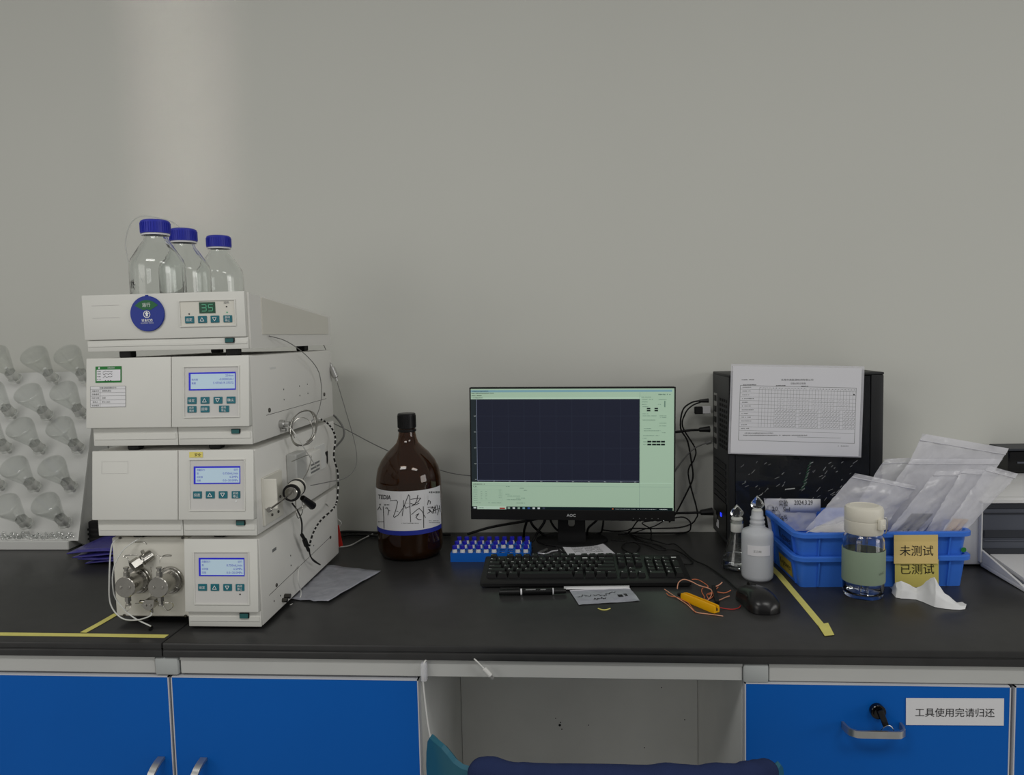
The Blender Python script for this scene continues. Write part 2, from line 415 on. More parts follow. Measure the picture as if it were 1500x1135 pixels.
# ---------------------------------------------------------------- steel bench frame under the tops
fr = thing('apron_rail', 'light grey steel rail running under the front of the black worktops', 'rail', (0, 0.03, 0.7375))
def rail(x0, x1):
    m = MB(); m.rbox(x0, x1, 0.008, 0.05, 0.7395, T - 0.0278, 0.0015, 1)
    m.box(x0, x1, 0.0065, 0.009, T - 0.034, T - 0.0278)
    m.build('rail', 'rail_grey', fr, world=True)
x1 = PY(229, 975, 0.01).x; x2 = PY(263, 975, 0.01).x; x3 = PY(1088, 985, 0.01).x; x4 = PY(1125, 985, 0.01).x
rail(-2.4, x1); rail(x2 + 0.003, x3 - 0.001); rail(x4 + 0.001, 2.3)
for a, b in ((x1, x2), (x3, x4)):
    MB().rbox(a, b, 0.004, 0.05, 0.7375, T - 0.029, 0.004, 2).build('connector', 'connector_grey', fr, world=True)

# ---------------------------------------------------------------- base cabinets
def blue_front(name, x0, x1, z0, z1, par):
    m = MB(); m.box(x0 + 0.002, x1 - 0.002, 0.0052, 0.022, z0 + 0.002, z1 - 0.002)
    d = m.build(name, 'cabinet_blue', par, world=True, smooth=0)
    e = MB()
    for a in ((x0, x1, z1 - 0.002, z1), (x0, x1, z0, z0 + 0.002), (x0, x0 + 0.002, z0, z1), (x1 - 0.002, x1, z0, z1)):
        e.box(a[0], a[1], 0.0048, 0.022, a[2], a[3])
    e.build('edge_band', 'edge_strip', d, world=True, smooth=0); return d
def bow(pts, w, th, par):
    # flat bent metal handle: rectangular section swept along pts
    pts = [Vector(p) for p in pts]; m = MB(); axis = Vector(w)
    vs = []
    for i, p in enumerate(pts):
        t = (pts[min(i + 1, len(pts) - 1)] - pts[max(i - 1, 0)]).normalized(); nn = t.cross(axis.normalized()).normalized() * th / 2
        vs += [p - axis / 2 - nn, p + axis / 2 - nn, p + axis / 2 + nn, p - axis / 2 + nn]
    n = len(pts); fs = [(i * 4 + k, i * 4 + (k + 1) % 4, (i + 1) * 4 + (k + 1) % 4, (i + 1) * 4 + k) for i in range(n - 1) for k in range(4)] + [(0, 1, 2, 3), ((n - 1) * 4, (n - 1) * 4 + 3, (n - 1) * 4 + 2, (n - 1) * 4 + 1)]
    m.add(vs, fs); return m.build('handle', 'brushed_steel', par, world=True, smooth=40)
def carcass(x0, x1, par):
    MB().box(x0, x1, 0.0235, 0.60, 0.08, 0.7393).build('body', 'carcass_grey', par, world=True, smooth=0)
    MB().box(x0 + 0.01, x1 - 0.01, 0.06, 0.58, 0.0, 0.08).build('plinth', 'black_matte', par, world=True, smooth=0)
XD0, XD1, XD2 = -1.197, PY(250, 1060, 0).x, PY(613, 1040, 0).x
c1 = thing('base_cabinet', 'blue two-door base cabinet under the white instrument stack', 'cabinet', (-0.737, 0.3, 0))
carcass(XD0, XD2 + 0.001, c1)
for a, b, hx in ((XD0, XD1 - 0.0022, PY(221, 1122, -0.02).x), (XD1 + 0.0022, XD2, PY(284, 1122, -0.02).x)):
    d = blue_front('door', a, b, 0.085, 0.7355, c1)
    zt = PY(222, 1121, -0.02).z
    pts = [(hx + 0.006, 0.005, zt + 0.0)] + [(hx + 0.006 * math.cos(t), 0.005 - 0.03 * math.sin(t), zt - 0.022 * (1 - math.cos(t))) for t in (0.4, 0.8, 1.2, 1.57)]
    low = [(q[0], q[1], 2 * (zt - 0.06) - q[2]) for q in reversed(pts)]
    bow(pts + low, (0.013, 0, 0), 0.005, d)
XR0, XR1 = PY(1092, 1060, 0).x, PY(1482.5, 1060, 0).x
c2 = thing('drawer_cabinet', 'blue drawer cabinet with a keyed lock and a white notice', 'cabinet', (0.51, 0.3, 0))
carcass(XR0 - 0.001, XR1 + 0.001, c2)
ZD = 0.738
for a, b in ((0.52, ZD), (0.30, 0.516), (0.085, 0.296)):
    d = blue_front('drawer', XR0, XR1, a, b, c2)
    zc = PY(1290, 1076, -0.025).z + (b - ZD); hx0, hx1 = PY(1244, 1076, -0.025).x, PY(1331, 1076, -0.025).x
    pts = [(hx0, 0.005, zc), (hx0 + .001, -0.008, zc), (hx0 + 0.004, -0.018, zc), (hx0 + 0.013, -0.0245, zc), (hx0 + .02, -0.025, zc), (hx1 - .02, -0.025, zc), (hx1 - 0.013, -0.0245, zc), (hx1 - 0.004, -0.018, zc), (hx1 - .001, -0.008, zc), (hx1, 0.005, zc)]
    bow(pts, (0, 0, 0.012), 0.004, d)
    if b == ZD:
        k = PY(1286, 1042, 0)
        MB().cyl((k.x, 0.006, k.z), (k.x, -0.004, k.z), 0.0125, n=24, bev=0.001).cyl((k.x, -0.003, k.z), (k.x, -0.0075, k.z), 0.009, n=20).build('lock', 'black_gloss', d, world=True)
        kk = MB(); kk.rbox(-0.005, 0.005, -0.0025, 0.0025, -0.021, 0.008, 0.002, 2, TR(k.x + 0.002, -0.0105, k.z) @ RY(-0.35))
        kk.build('key', 'black_plastic', d, world=True)
        c = Vector((k.x + 0.010, -0.0138, k.z - 0.0275))
        MB().tube([c + Vector((0.0105 * math.cos(t), 0.002 * math.sin(2 * t), 0.0105 * math.sin(t))) for t in [i * 2 * math.pi / 20 for i in range(21)]], 0.0007, 6, 0).build('key_ring', 'steel', d, world=True)
        a1 = PY(1327.5, 1022, 0.004); b1 = PY(1470, 1063, 0.004)
        lx, lz, lw, lh = (a1.x + b1.x) / 2, (a1.z + b1.z) / 2, b1.x - a1.x, 0.047
        X = TR(lx, 0.0046, lz) @ RY(-0.012)
        s = MB().box(-lw / 2, lw / 2, -0.0008, 0, -lh / 2, lh / 2, X); s.build('notice', 'paper_label', d, world=True, smooth=0, label='white notice with black lettering')
        pr = Pr(flat(-0.0009, X=X)); pr.text('工具使用完请归还', 0, -0.001, 0.0155, 'black_ink', width=0.128)
        pr.build('notice_lettering', d, world=True)
c3 = thing('base_cabinet', 'blue base cabinet door beside the white notice drawer', 'cabinet', (0.97, 0.3, 0))
carcass(XR1 + 0.004, 1.2, c3); blue_front('door', XR1 + 0.0062, 1.2, 0.085, 0.738, c3)
kp = MB(); kp.box(XD2 + .002, XR0 - .002, 0.47, 0.48, 0.0, 0.738).build('back_panel', 'carcass_grey', None, smooth=0)
tag(bpy.data.objects['back_panel'], 'grey steel panel closing the back of the knee space', 'panel')
q = Pr(lambda u, v, k=0: PY(u, -v, 0.4695))
for x_, y_, r_ in ((814, 1052, .8), (820, 1062, 2.0), (823, 1068, 1.0), (821, 1058, 1.0), (862, 1062, .8), (969, 1007, .9), (944, 1095, .9), (1003, 1054, .9)): q.disc(x_, -y_, r_, 'black_ink', n=8)
q.build('scuff_marks', bpy.data.objects['back_panel'], world=True, kind='stuff')

# ================================================================ instrument stack
UX, UY, UW, UD = -0.898, 0.066, 0.3145, 0.465
XS = UX + UW          # right side plane of the stack
PXMM = 0.00130
def arrow(pr, u, v, s, up, c='white_ink'):
    w = s * 0.13; h = s * (1 if up else -1)
    pts = [(u - s * .55, v - h * .45), (u + s * .55, v - h * .45), (u, v + h * .5), (u - s * .55, v - h * .45)]
    pr.line(pts, w, c, 2)
def shell(th, z0, z1, zs, root, seam=None, slant=0.016, xl=0.0):
    """body, slanted fascia and straight skirt of one module, local coordinates"""
    H = z1 - z0
    MB().rbox(xl + 0.002, UW, 0.0, UD, 0.0, H - 0.001, 0.004, 2).build('body', 'case_side', root)
    f = MB()
    def wedge(x0, x1): f.rhexa([(x0, -slant, zs + 0.0015), (x1, -slant, zs + 0.0015), (x1, 0.0, zs + 0.0015), (x0, 0.0, zs + 0.0015)],
                               [(x0, -0.004, H), (x1, -0.004, H), (x1, 0.0, H), (x0, 0.0, H)], 0.0016, 2)
    return H, f, wedge
def X_slant(slant, zs, H):   # maps (x, 0, z measured on the fascia) onto the slanted face
    a = math.atan2(slant - 0.004, H - zs)
    return TR(0, -slant, zs) @ RX(-a)
def skirt(root, x0, x1, zs, seam=None):
    m = MB()
    segs = [(x0, seam - .0006), (seam + .0006, x1)] if seam else [(x0, x1)]
    for a, b in segs:
        m.rbox(a, b, -0.005, 0.0, 0.0, zs, 0.0015, 2); m.box(a + 0.003, b - 0.003, -0.0062, -0.004, zs * 0.36, zs * 0.66)
    m.build('skirt', 'case_white', root)
def switch(root, x0, x1, z0, z1, y=-0.006):
    MB().rbox(x0, x1, y - 0.0015, y + 0.002, z0, z1, 0.0006, 1).build('switch_bezel', 'black_plastic', root)
    m = MB(); m.hexa([(x0 + .0015, y - .0035, z0 + .001), (x1 - .0015, y - .0035, z0 + .001), (x1 - .0015, y, z0 + .001), (x0 + .0015, y, z0 + .001)],
                     [(x0 + .0015, y - .0018, z1 - .001), (x1 - .0015, y - .0018, z1 - .001), (x1 - .0015, y, z1 - .001), (x0 + .0015, y, z1 - .001)])
    m.build('power_switch', 'switch_teal', root, smooth=0)
def feet(root, h, xs=(0.06, 0.22), ys=(0.012, 0.38)):
    for x in xs:
        for y in ys: MB().rbox(x, x + 0.022, y, y + 0.022, -h, 0.001, 0.002, 1).build('foot', 'black_rubber', root)
def control_panel(root, X, r, disp, rows, lcd, dot=None, mat='case_panel'):
    """recessed panel with display and keys; rectangles (x0,x1,z0,z1) on the slanted face"""
    x0, x1, z0, z1 = r; t = 0.0016
    m = MB(); m.box(x0, x1, -0.0004, 0.002, z0, z1, X); p = m.build('control_panel', mat, root, smooth=0)
    g = MB()
    for a in ((x0 - t, x1 + t, z1, z1 + t), (x0 - t, x1 + t, z0 - t, z0), (x0 - t, x0, z0, z1), (x1, x1 + t, z0, z1)): g.box(a[0], a[1], -0.0022, 0.002, a[2], a[3], X)
    g.build('panel_rim', 'case_white', root, smooth=0)
    a, b, c, d = disp
    MB().box(a, b, -0.0012, 0.001, c, d, X).build('display', 'lcd_frame' if lcd != 'led' else 'led_dark', p, smooth=0)
    pr = Pr(flat(-0.0013, X=X)); w, h = b - a, d - c
    if lcd == 'led':
        sw = w * 0.3; sh = h * 0.66
        for i, segs in enumerate(('abcdg', 'acdfg')):
            ox = a + w * (0.17 + 0.40 * i); oz = c + h * 0.17; t_ = w * 0.045
            S = {'a': (0, sh, sw, sh - t_), 'd': (0, t_, sw, 0), 'g': (0, sh / 2 + t_ / 2, sw, sh / 2 - t_ / 2), 'f': (0, sh, t_, sh / 2), 'b': (sw - t_, sh, sw, sh / 2), 'c': (sw - t_, sh / 2, sw, 0), 'e': (0, sh / 2, t_, 0)}
            for q in segs: u0, v1, u1, v0 = S[q]; pr.quad(ox + u0, oz + v0, ox + u1, oz + v1, 'led_on')
    else:
        pr.quad(a + w * .045, c + h * .07, b - w * .012, d - h * .09, 'lcd_lit')
        L = [d - h * (0.2 + 0.2 * i) for i in range(4)]; hh = h * .12
        for i, (lt, rtx) in enumerate(lcd):
            if lt: pr.text(lt, a + w * .07, L[i], hh * .95, 'lcd_ink', 'l', 1)
            if rtx: pr.text(rtx, b - w * .04, L[i], hh, 'lcd_ink', 'r', 1)
    pr.build('display_print', p)
    for (x, y, bw, bh, txt) in rows:
        bt = MB().rbox(x, x + bw, -0.0022, 0, y, y + bh, 0.0006, 1, X).build('button', 'button_teal', p)
        q = Pr(flat(-0.0022, X=X)); cx, cz = x + bw / 2, y + bh / 2
        if txt == '^': arrow(q, cx, cz, bh * .55, True)
        elif txt == 'v': arrow(q, cx, cz, bh * .55, False)
        else:
            ln = txt.split('/'); hh = bh * (.36 if len(ln) > 1 else .45)
            for i, s in enumerate(ln): q.text(s, cx, cz + (0 if len(ln) == 1 else (0.22 - 0.44 * i) * bh), hh, 'white_ink', k=1)
        q.build('button_mark', p)
    if dot:
        for (u, v, col) in dot: MB().cyl(X @ Vector((u, 0.001, v)), X @ Vector((u, -0.0012, v)), 0.0013, n=12).build('indicator', col, p)
    return p
def screw(root, p, d, r=0.003, mat='steel_dark', world=True, name='screw'):
    p = Vector(p); d = Vector(d); m = MB(); m.cyl(p - d * 0.001, p + d * 0.0016, r, n=12, bev=0.0005)
    m.cyl(p + d * 0.0016, p + d * 0.0019, r * .5, n=6); return m.build(name, mat, root, world=world)

# --- lowest module: pump with two heads
z0, z1 = 0.8065, 0.974
u4 = thing('pump_module', 'white pump module with two steel pump heads, at the bottom of the stack', 'instrument', (UX, UY, z0))
H = z1 - z0; zs = 0.030
MB().rbox(0.018, 0.1705, 0.012, UD, 0.012, H - .001, 0.002, 1).build('pump_plate', 'case_cream', u4)
MB().rbox(0.1705, UW, 0.0, UD, 0.0, H - .001, 0.003, 2).build('body', 'case_side', u4)
f = MB(); SL = 0.013
f.rhexa([(0.170, -SL, zs + .001), (UW - .002, -SL, zs + .001), (UW - .002, 0.0, zs + .001), (0.170, 0.0, zs + .001)], [(0.170, -.003, H), (UW - .002, -.003, H), (UW - .002, 0, H), (0.170, 0, H)], 0.0016, 2)
f.build('fascia', 'case_white', u4)
X4 = TR(0, -SL, zs) @ RX(-math.atan2(SL - .003, H - zs))
skirt(u4, 0.172, UW - .001, zs)
def ux(px): return 0.170 + (px - 269) * (UW - .002 - .170) / (376 - 269)
def uz(py, top=789.0, bot=893.0, hf=H - zs): return (bot - py) * hf / (bot - top)
LQ = [('流量压力', '运行'), ('泵', '0.750mL/min'), ('设定值', '6.5MPa'), ('范围', '0.0~20.0MPa')]
BTN = ['设定', '^', 'v', '启动/停止']
bx = [(672, 717), (737, 780), (802, 846), (866, 910)]
rows = [(ux(100 + a / 3.548), uz(861.6), ux(100 + b / 3.548) - ux(100 + a / 3.548), uz(852) - uz(861.6), t) for (a, b), t in zip(bx, BTN)]
control_panel(u4, X4, (ux(284.5), ux(362.5), uz(880), uz(807.5)), (ux(290.8), ux(357), uz(841), uz(815)), rows, LQ, [(ux(350), uz(866.6), 'black_plastic')])
switch(u4, ux(346), ux(360), 0.017, 0.0275)
feet(u4, 0.0065, (0.05, 0.262), (0.03, 0.40))
for (px, py) in ((176, 787.5), (267.4, 787.5), (182, 901), (272, 902)):
    w = PY(px, py, UY + .011); screw(u4, w, (0, -1, 0), 0.0026, 'steel_dark')
# pump heads
def loc4(px, py, dy=0.0): return PY(px, py, UY + 0.012 - dy)
for px in (203.6, 250.5):
    c = loc4(px, 848.7); y0 = c.y
    fl = MB(); fl.cyl((c.x, y0, c.z), (c.x, y0 - 0.006, c.z), 0.0262, n=40, bev=0.001).cyl((c.x, y0 - 0.006, c.z), (c.x, y0 - 0.011, c.z), 0.0235, n=40, bev=0.001)
    hd = fl.build('pump_head', 'steel', u4, world=True)
    MB().cyl((c.x, y0 - 0.011, c.z), (c.x, y0 - 0.034, c.z), 0.0188, n=36).cyl((c.x, y0 - 0.034, c.z), (c.x, y0 - 0.046, c.z), 0.0195, n=36, bev=0.001).build('head_cylinder', 'steel', hd, world=True)
    for t in (math.radians(40), math.radians(140), math.radians(-40), math.radians(220)): screw(hd, (c.x + .0205 * math.cos(t), y0 - .011, c.z + .0205 * math.sin(t)), (0, -1, 0), .003, 'steel', name='bolt')
    for sx in (-1, 1): screw(hd, (c.x + sx * .0085, y0 - .046, c.z), (0, -1, 0), .0032, 'steel', name='bolt')
    yf = y0 - 0.038
    for sg in (1, -1):
        g = MB(); zc = c.z + sg * 0.018
        g.cyl((c.x, yf, zc), (c.x, yf, zc + sg * .010), .0062, n=6).cyl((c.x, yf, zc + sg * .010), (c.x, yf, zc + sg * .016), .0042, n=6).cyl((c.x, yf, zc + sg * .016), (c.x, yf, zc + sg * .0185), .0052, n=12)
        g.build('check_valve', 'steel', hd, world=True)
# mixing block over the heads and T-piece below
b = loc4(222, 812); q = MB()
d1 = Vector((-0.50, -0.75, -0.35)).normalized()
q.cyl(b, b + d1 * 0.020, .0105, n=24, bev=.0008).cyl(b + d1 * .020, b + d1 * .024, .0085, n=24).cyl(b + d1 * .024, b + d1 * .040, .0118, n=6)
q.cyl(b + d1 * .012, b + d1 * .012 + Vector((-.004, -.004, .016)), .0032, n=8)
q.build('pulse_damper', 'steel', u4, world=True)
b = loc4(220, 882, .02); q = MB(); q.prism([(-.012, -.003), (-.004, .008), (.014, .008), (.012, -.004), (.004, -.013), (-.004, -.011)], -.01, .01, TR(b))
q.cyl(b + Vector((-.010, 0, .001)), b + Vector((-.020, 0, .001)), .0032, n=8).cyl(b + Vector((.012, 0, .004)), b + Vector((.022, 0, .004)), .0032, n=8).cyl(b + Vector((.002, 0, -.01)), b + Vector((.002, 0, -.020)), .0032, n=8)
q.cyl(b + Vector((-.004, -.010, -.003)), b + Vector((-.004, -.012, -.003)), .0028, n=10).cyl(b + Vector((.005, -.010, -.003)), b + Vector((.005, -.012, -.003)), .0028, n=10)
q.build('tee_piece', 'steel', u4, world=True)
def capil(pts, r, mat, par, name='capillary'): return MB().tube(pts, r, 6, 6).build(name, mat, par, world=True, smooth=60)
capil([loc4(189, 824, .04), loc4(187, 817, .04), loc4(181, 815.5, .04), loc4(184, 813.5, .038), loc4(194, 813, .036), loc4(202, 812.5, .03)], .0008, 'steel', u4)
capil([loc4(234, 824, .04), loc4(235, 818, .035), loc4(240, 813.5, .03), loc4(250, 813, .02), loc4(250, 814.5, .02), loc4(238, 815, .02), loc4(229, 813.5, .02)], .0008, 'steel', u4)
capil([loc4(190, 884, .04), loc4(184, 889, .04), loc4(186, 895, .04), loc4(191, 890, .038), loc4(192, 884, .036)], .0007, 'steel', u4)
capil([loc4(240, 883, .04), loc4(252, 883, .035), loc4(253, 889, .03), loc4(246, 894, .03), loc4(240, 889, .03), loc4(238, 883, .03)], .0007, 'steel', u4)
capil([loc4(214, 883, .02), loc4(206, 883.5, .022), loc4(198, 883.5, .022)], .0007, 'steel', u4)
capil([loc4(221, 830, .02), loc4(222, 848, .02), loc4(221, 874, .02)], .0006, 'steel', u4)
capil([loc4(215, 797, .02), loc4(210, 794, .02), loc4(198, 794, .02)], .0010, 'steel', u4)
capil([loc4(205, 788, .004), loc4(180, 806, .02), loc4(166, 835, .03), loc4(167, 870, .035), loc4(180, 890, .035), loc4(197, 905, .035), loc4(221, 917, .04)], .0014, 'tube_clear', u4, 'solvent_tube')
capil([loc4(172, 788, .002), loc4(163, 802, .012), loc4(160, 850, .03), loc4(162, 885, .035), loc4(178, 905, .04), loc4(200, 908, .04), loc4(220, 902, .035), loc4(221, 897, .03)], .0014, 'tube_clear', u4, 'solvent_tube')
e = P(222, 918, T + .003); MB().cyl(e, e + Vector((.004, -.012, .0)), .0028, n=10).build('tube_filter', 'black_plastic', u4, world=True)
# right side of the pump
sd = Vector((1, 0, 0))
for zx, zy in ((1082, 840), (1362, 592)): screw(u4, PX(100 + zx / 3.548, 620 + zy / 3.547, XS + .0005), sd, .0036)
for zx, zy in ((1153, 687), (1155, 738), (1100, 895), (1067, 923), (1273, 635)): MB().cyl(PX(100 + zx / 3.548, 620 + zy / 3.547, XS - .001), PX(100 + zx / 3.548, 620 + zy / 3.547, XS - .001) + Vector((.0015, 0, 0)), .0018, n=8).build('vent_hole', 'gap_dark', u4, world=True)
g = PX(417, 873, XS); MB().cyl(g, g + sd * .012, .005, n=10).cyl(g + Vector((0, -.012, -.004)), g + Vector((.010, -.012, -.004)), .0045, n=10).build('drain_fitting', 'steel_dark', u4, world=True)
MB().box(XS, XS + .0004, PX(398, 790, XS).y, PX(404, 790, XS).y, .93, .936).build('side_mark', 'grey_ink', u4, world=True)
a = PX(394, 872, XS); bb = PX(483, 787, XS); MB().hexa([(XS - .0003, a.y, a.z - .0006), (XS + .0003, a.y, a.z - .0006), (XS + .0003, bb.y, bb.z - .0006), (XS - .0003, bb.y, bb.z - .0006)], [(XS - .0003, a.y, a.z + .0003), (XS + .0003, a.y, a.z + .0003), (XS + .0003, bb.y, bb.z + .0003), (XS - .0003, bb.y, bb.z + .0003)]).build('side_seam', 'gap_dark', u4, world=True)

# --- injection module
z0, z1 = 0.981, 1.1425
u3 = thing('injection_module', 'white module with a yellow warning sticker and a side injection valve', 'instrument', (UX, UY, z0))
H = z1 - z0; zs = 0.032; SL = 0.016
MB().rbox(0.003, UW, 0.0, UD, 0.0, H - .001, 0.003, 2).build('body', 'case_side', u3)
sx = 0.168
def fascia2(root, H, zs, sx):
    f = MB()
    for a, b in ((0.0, sx - .0006), (sx + .0006, UW - .001)):
        f.rhexa([(a, -SL, zs + .001), (b, -SL, zs + .001), (b, 0.0, zs + .001), (a, 0.0, zs + .001)], [(a, -.003, H), (b, -.003, H), (b, 0, H), (a, 0, H)], 0.0016, 2)
    f.build('fascia', 'case_white', root)
    return TR(0, -SL, zs) @ RX(-math.atan2(SL - .003, H - zs))
X3 = fascia2(u3, H, zs, sx); skirt(u3, 0.004, UW - .001, zs, sx + .003)
def ux(px): return (px - 134.5) * UW / (370.5 - 134.5)
def uz(py, top=659.5, bot=761.0, hf=H - zs): return (bot - py) * hf / (bot - top)
bx = [(650, 694), (715, 760), (781, 825), (847, 890)]
rows = [(ux(100 + a / 3.548), uz(729), ux(100 + b / 3.548) - ux(100 + a / 3.548), uz(718.7) - uz(729), t) for (a, b), t in zip(bx, BTN)]
LQ3 = [('流量压力', '运行'), ('泵', '0.750mL/min'), ('设定值', '6.2MPa'), ('范围', '0.0~20.0MPa')]
control_panel(u3, X3, (ux(278.5), ux(356.5), uz(746), uz(673.5)), (ux(284), ux(350.8), uz(708.2), uz(682.6)), rows, LQ3, [(ux(344.8), uz(733.5), 'white_ink')])
switch(u3, ux(340.7), ux(354), 0.020, 0.0295)
feet(u3, 0.0075)
q = Pr(flat(-0.0004, X=X3)); q.quad(ux(277.5), uz(669.6), ux(297), uz(661.5), 'note_yellow'); q.text('安全', ux(290), uz(665.6), .006, 'black_ink', k=1); q.build('warning_sticker', u3)
q = Pr(flat(-0.0002, X=X3)); q.frame(ux(149), uz(692), ux(188), uz(674), .0004, 'case_panel'); q.build('emboss_line', u3)
# --- injection valve on the right side
a = PX(393, 704, XS + .012); c = PX(418, 764, XS + .012)
MB().rbox(XS, XS + .005, a.y - .006, a.y + .085, c.z + .012, a.z + .006, .0008, 1).rbox(XS + .004, XS + .030, a.y - .006, a.y - .002, c.z + .045, a.z + .004, .0008, 1).build('valve_bracket', 'case_cream', u3, world=True)
vc = PX(426.5, 722.5, XS + .040)
ax = Vector((0.10, -0.95, -0.06)).normalized(); vb = vc - ax * .055
vv = MB(); vv.cyl(vb, vb + ax * .050, .0165, n=32, bev=.001); vlv = vv.build('injection_valve', 'case_cream', u3, world=True)
for a_, b_, r_ in ((vb + ax * .012, vb + ax * .020, .0178), (vc - ax * .006, vc - ax * .001, .0172)): MB().cyl(a_, b_, r_, n=32).build('valve_ring', 'black_plastic', vlv, world=True)
MB().cyl(vc - ax * .004, vc + ax * .0015, .0125, n=28, bev=.001).cyl(vc + ax * .0015, vc + ax * .004, .006, n=16).build('valve_face', 'steel', vlv, world=True)
lv0 = PX(443, 729, XS + .044); lv1 = PX(458, 741, XS + .050)
MB().cyl(lv0, lv1, .006, .0085, n=10, bev=.001).build('valve_lever', 'black_plastic', vlv, world=True)
r0 = vc + ax * .004; r1 = PX(395, 746, XS + .055)
MB().cyl(r0, r1, .0018, n=8).cyl(r1, r1 + (r1 - r0).normalized() * .005, .0046, n=14, bev=.0008).build('needle', 'steel', vlv, world=True)
for i in range(6):
    t = i * math.pi / 3; o_ = Vector((math.cos(t), 0, math.sin(t))) * .010
    p0 = vb - ax * .0 + o_; MB().cyl(p0, p0 - ax * .012, .0032, n=8).build('port_nut', 'steel_dark', vlv, world=True)
a = PX(424, 667, XS + .012); c = PX(440, 702, XS + .012)
MB().rbox(XS, XS + .022, a.y + .01, a.y + .07, c.z, a.z, .002, 1).build('flow_cell', 'rail_grey', u3, world=True)
a = PX(443, 666, XS + .02); c = PX(464, 694, XS + .02)
bk = MB().rbox(XS, XS + .026, a.y + .02, a.y + .10, c.z + .004, a.z - .002, .003, 2).build('mixer_block', 'case_side', u3, world=True)
for i in range(3): MB().box(XS + .026, XS + .0265, a.y + .03, a.y + .085, c.z + .010 + i * .008, c.z + .014 + i * .008).build('block_mark', 'grey_ink', bk, world=True)
a = PX(459, 655, XS); c = PX(473, 686, XS); MB().rbox(XS, XS + .004, a.y, c.y + .01, c.z, a.z, .001, 1).build('cover_plate', 'carcass_grey', u3, world=True)
a = PX(478, 671, XS); MB().prism([(-.012, .016), (.012, .016), (.010, -.008), (.004, -.016), (0, -.010), (.002, .004)], XS, XS + .0006, TR(0, a.y, a.z), plane='yz').build('hazard_mark', 'black_ink', u3, world=True)
for zx, zy in ((1060, 380), (1092, 458), (1060, 475), (1102, 380)): screw(u3, PX(100 + zx / 3.548, 620 + zy / 3.547, XS + .006), sd, .0028, 'steel_dark')
lp = vc + ax * -.03; capil([lp + Vector((.0, 0, -.016)), lp + Vector((.012, -.03, -.040)), lp + Vector((.008, -.01, -.056)), lp + Vector((.002, .03, -.05)), lp + Vector((.0, .03, -.02))], .0009, 'steel', u3)
capil([lp + Vector((.004, .03, .012)), lp + Vector((.01, .05, .03)), lp + Vector((.005, .08, .055)), PX(427, 676, XS + .022)], .0009, 'steel', u3)

# --- detector module
z0, z1 = 1.1525, 1.317
u2 = thing('detector_module', 'white detector module with green and white calibration stickers', 'instrument', (UX, UY, z0))
H = z1 - z0; zs = 0.034; SL = 0.016
MB().rbox(0.003, UW, 0.0, UD, 0.0, H - .001, 0.003, 2).build('body', 'case_side', u2)
sx = 0.165; X2 = fascia2(u2, H, zs, sx); skirt(u2, 0.006, UW - .001, zs, sx + .006)
def ux(px): return (px - 124.5) * UW / (364.5 - 124.5)
def uz(py, top=521.5, bot=624.5, hf=H - zs): return (bot - py) * hf / (bot - top)
bx = [(620, 667), (688, 733), (755, 800), (822, 867)]
def br(a, b, ya, yb, t): return (ux(100 + a / 3.548), uz(400 + yb / 3.547), (b - a) / 3.548 * UW / 240, uz(400 + ya / 3.547) - uz(400 + yb / 3.547), t)
rows = [br(a, b, 640, 675, t) for (a, b), t in zip(bx, ['设定', '^', 'v', '确认'])] + [br(620, 666, 686, 719, '光灯/关闭'), br(688, 733, 686, 719, '回零'), br(783, 834, 686, 719, '启动/停止')]
LQ2 = [('', '254nm'), ('吸光度', '-0.00002AU'), ('能量', 'S 47365 R 37572'), ('', '')]
control_panel(u2, X2, (ux(270.5), ux(349), uz(609), uz(537)), (ux(276.7), ux(344.6), uz(570.6), uz(544.6)), rows, LQ2)
switch(u2, ux(334), ux(347), 0.0205, 0.0295); feet(u2, 0.0105)
q = Pr(flat(-0.0004, X=X2)); gx = lambda p: ux(120 + p / 14.19); gz = lambda p: uz(520 + p / 14.19)
q.quad(gx(270), gz(525), gx(820), gz(185), 'green_ink'); q.quad(gx(297), gz(487), gx(797), gz(255), 'paper_white', 1)
q.disc(gx(348), gz(220), .0017, 'paper_white', 1); q.text('合格证检测', gx(600), gz(218), .0026, 'paper_white', k=1)
for i, yy in enumerate((290, 340, 398, 455)): q.dashes(gx(315), gx(385), gz(yy), .0022, 'grey_ink', 2, i)
for i, yy in enumerate((292, 345, 402)):
    rn = random.Random(i); q.line([(gx(430 + 18 * j), gz(yy + rn.uniform(-18, 18))) for j in range(12)], .0006, 'black_ink', 2)
for j in range(3): q.disc(gx(485 + 55 * j), gz(485), .0010, 'black_ink', 2)
q.build('calibration_sticker', u2, label='green and white calibration sticker')
q = Pr(flat(-0.0004, X=X2)); q.quad(gx(165), gz(1030), gx(905), gz(600), 'paper_label')
ys = (600, 660, 730, 800, 885, 965, 1030)
for yy in ys: q.quad(gx(165), gz(yy) - .0002, gx(905), gz(yy) + .0002, 'grey_ink', 1)
for xx, y0_, y1_ in ((165, 600, 1030), (905, 600, 1030), (372, 660, 1030)): q.quad(gx(xx) - .0002, gz(y1_), gx(xx) + .0002, gz(y0_), 'grey_ink', 1)
q.text('仪器设备管理标识卡', gx(535), gz(632), .0034, 'grey_ink', k=1)
for i, (s, t) in enumerate((('设备名称', '液相色谱仪'), ('设备编号', ''), ('检定日期', '合格'), ('使用人', '李工 2024'), ('有效期至', ''))):
    yy = (ys[i + 1] + ys[i + 2]) / 2; q.text(s, gx(270), gz(yy), .0034, 'grey_ink', k=1)
    if t: q.text(t, gx(410), gz(yy), .0034, 'grey_ink', 'l', 1)
q.build('asset_sticker', u2, label='white asset label with ruled rows')
for zx, zy in ((1045, 712), (1330, 630)): screw(u2, PX(100 + zx / 3.548, 400 + zy / 3.547, XS + .0005), sd, .0045)
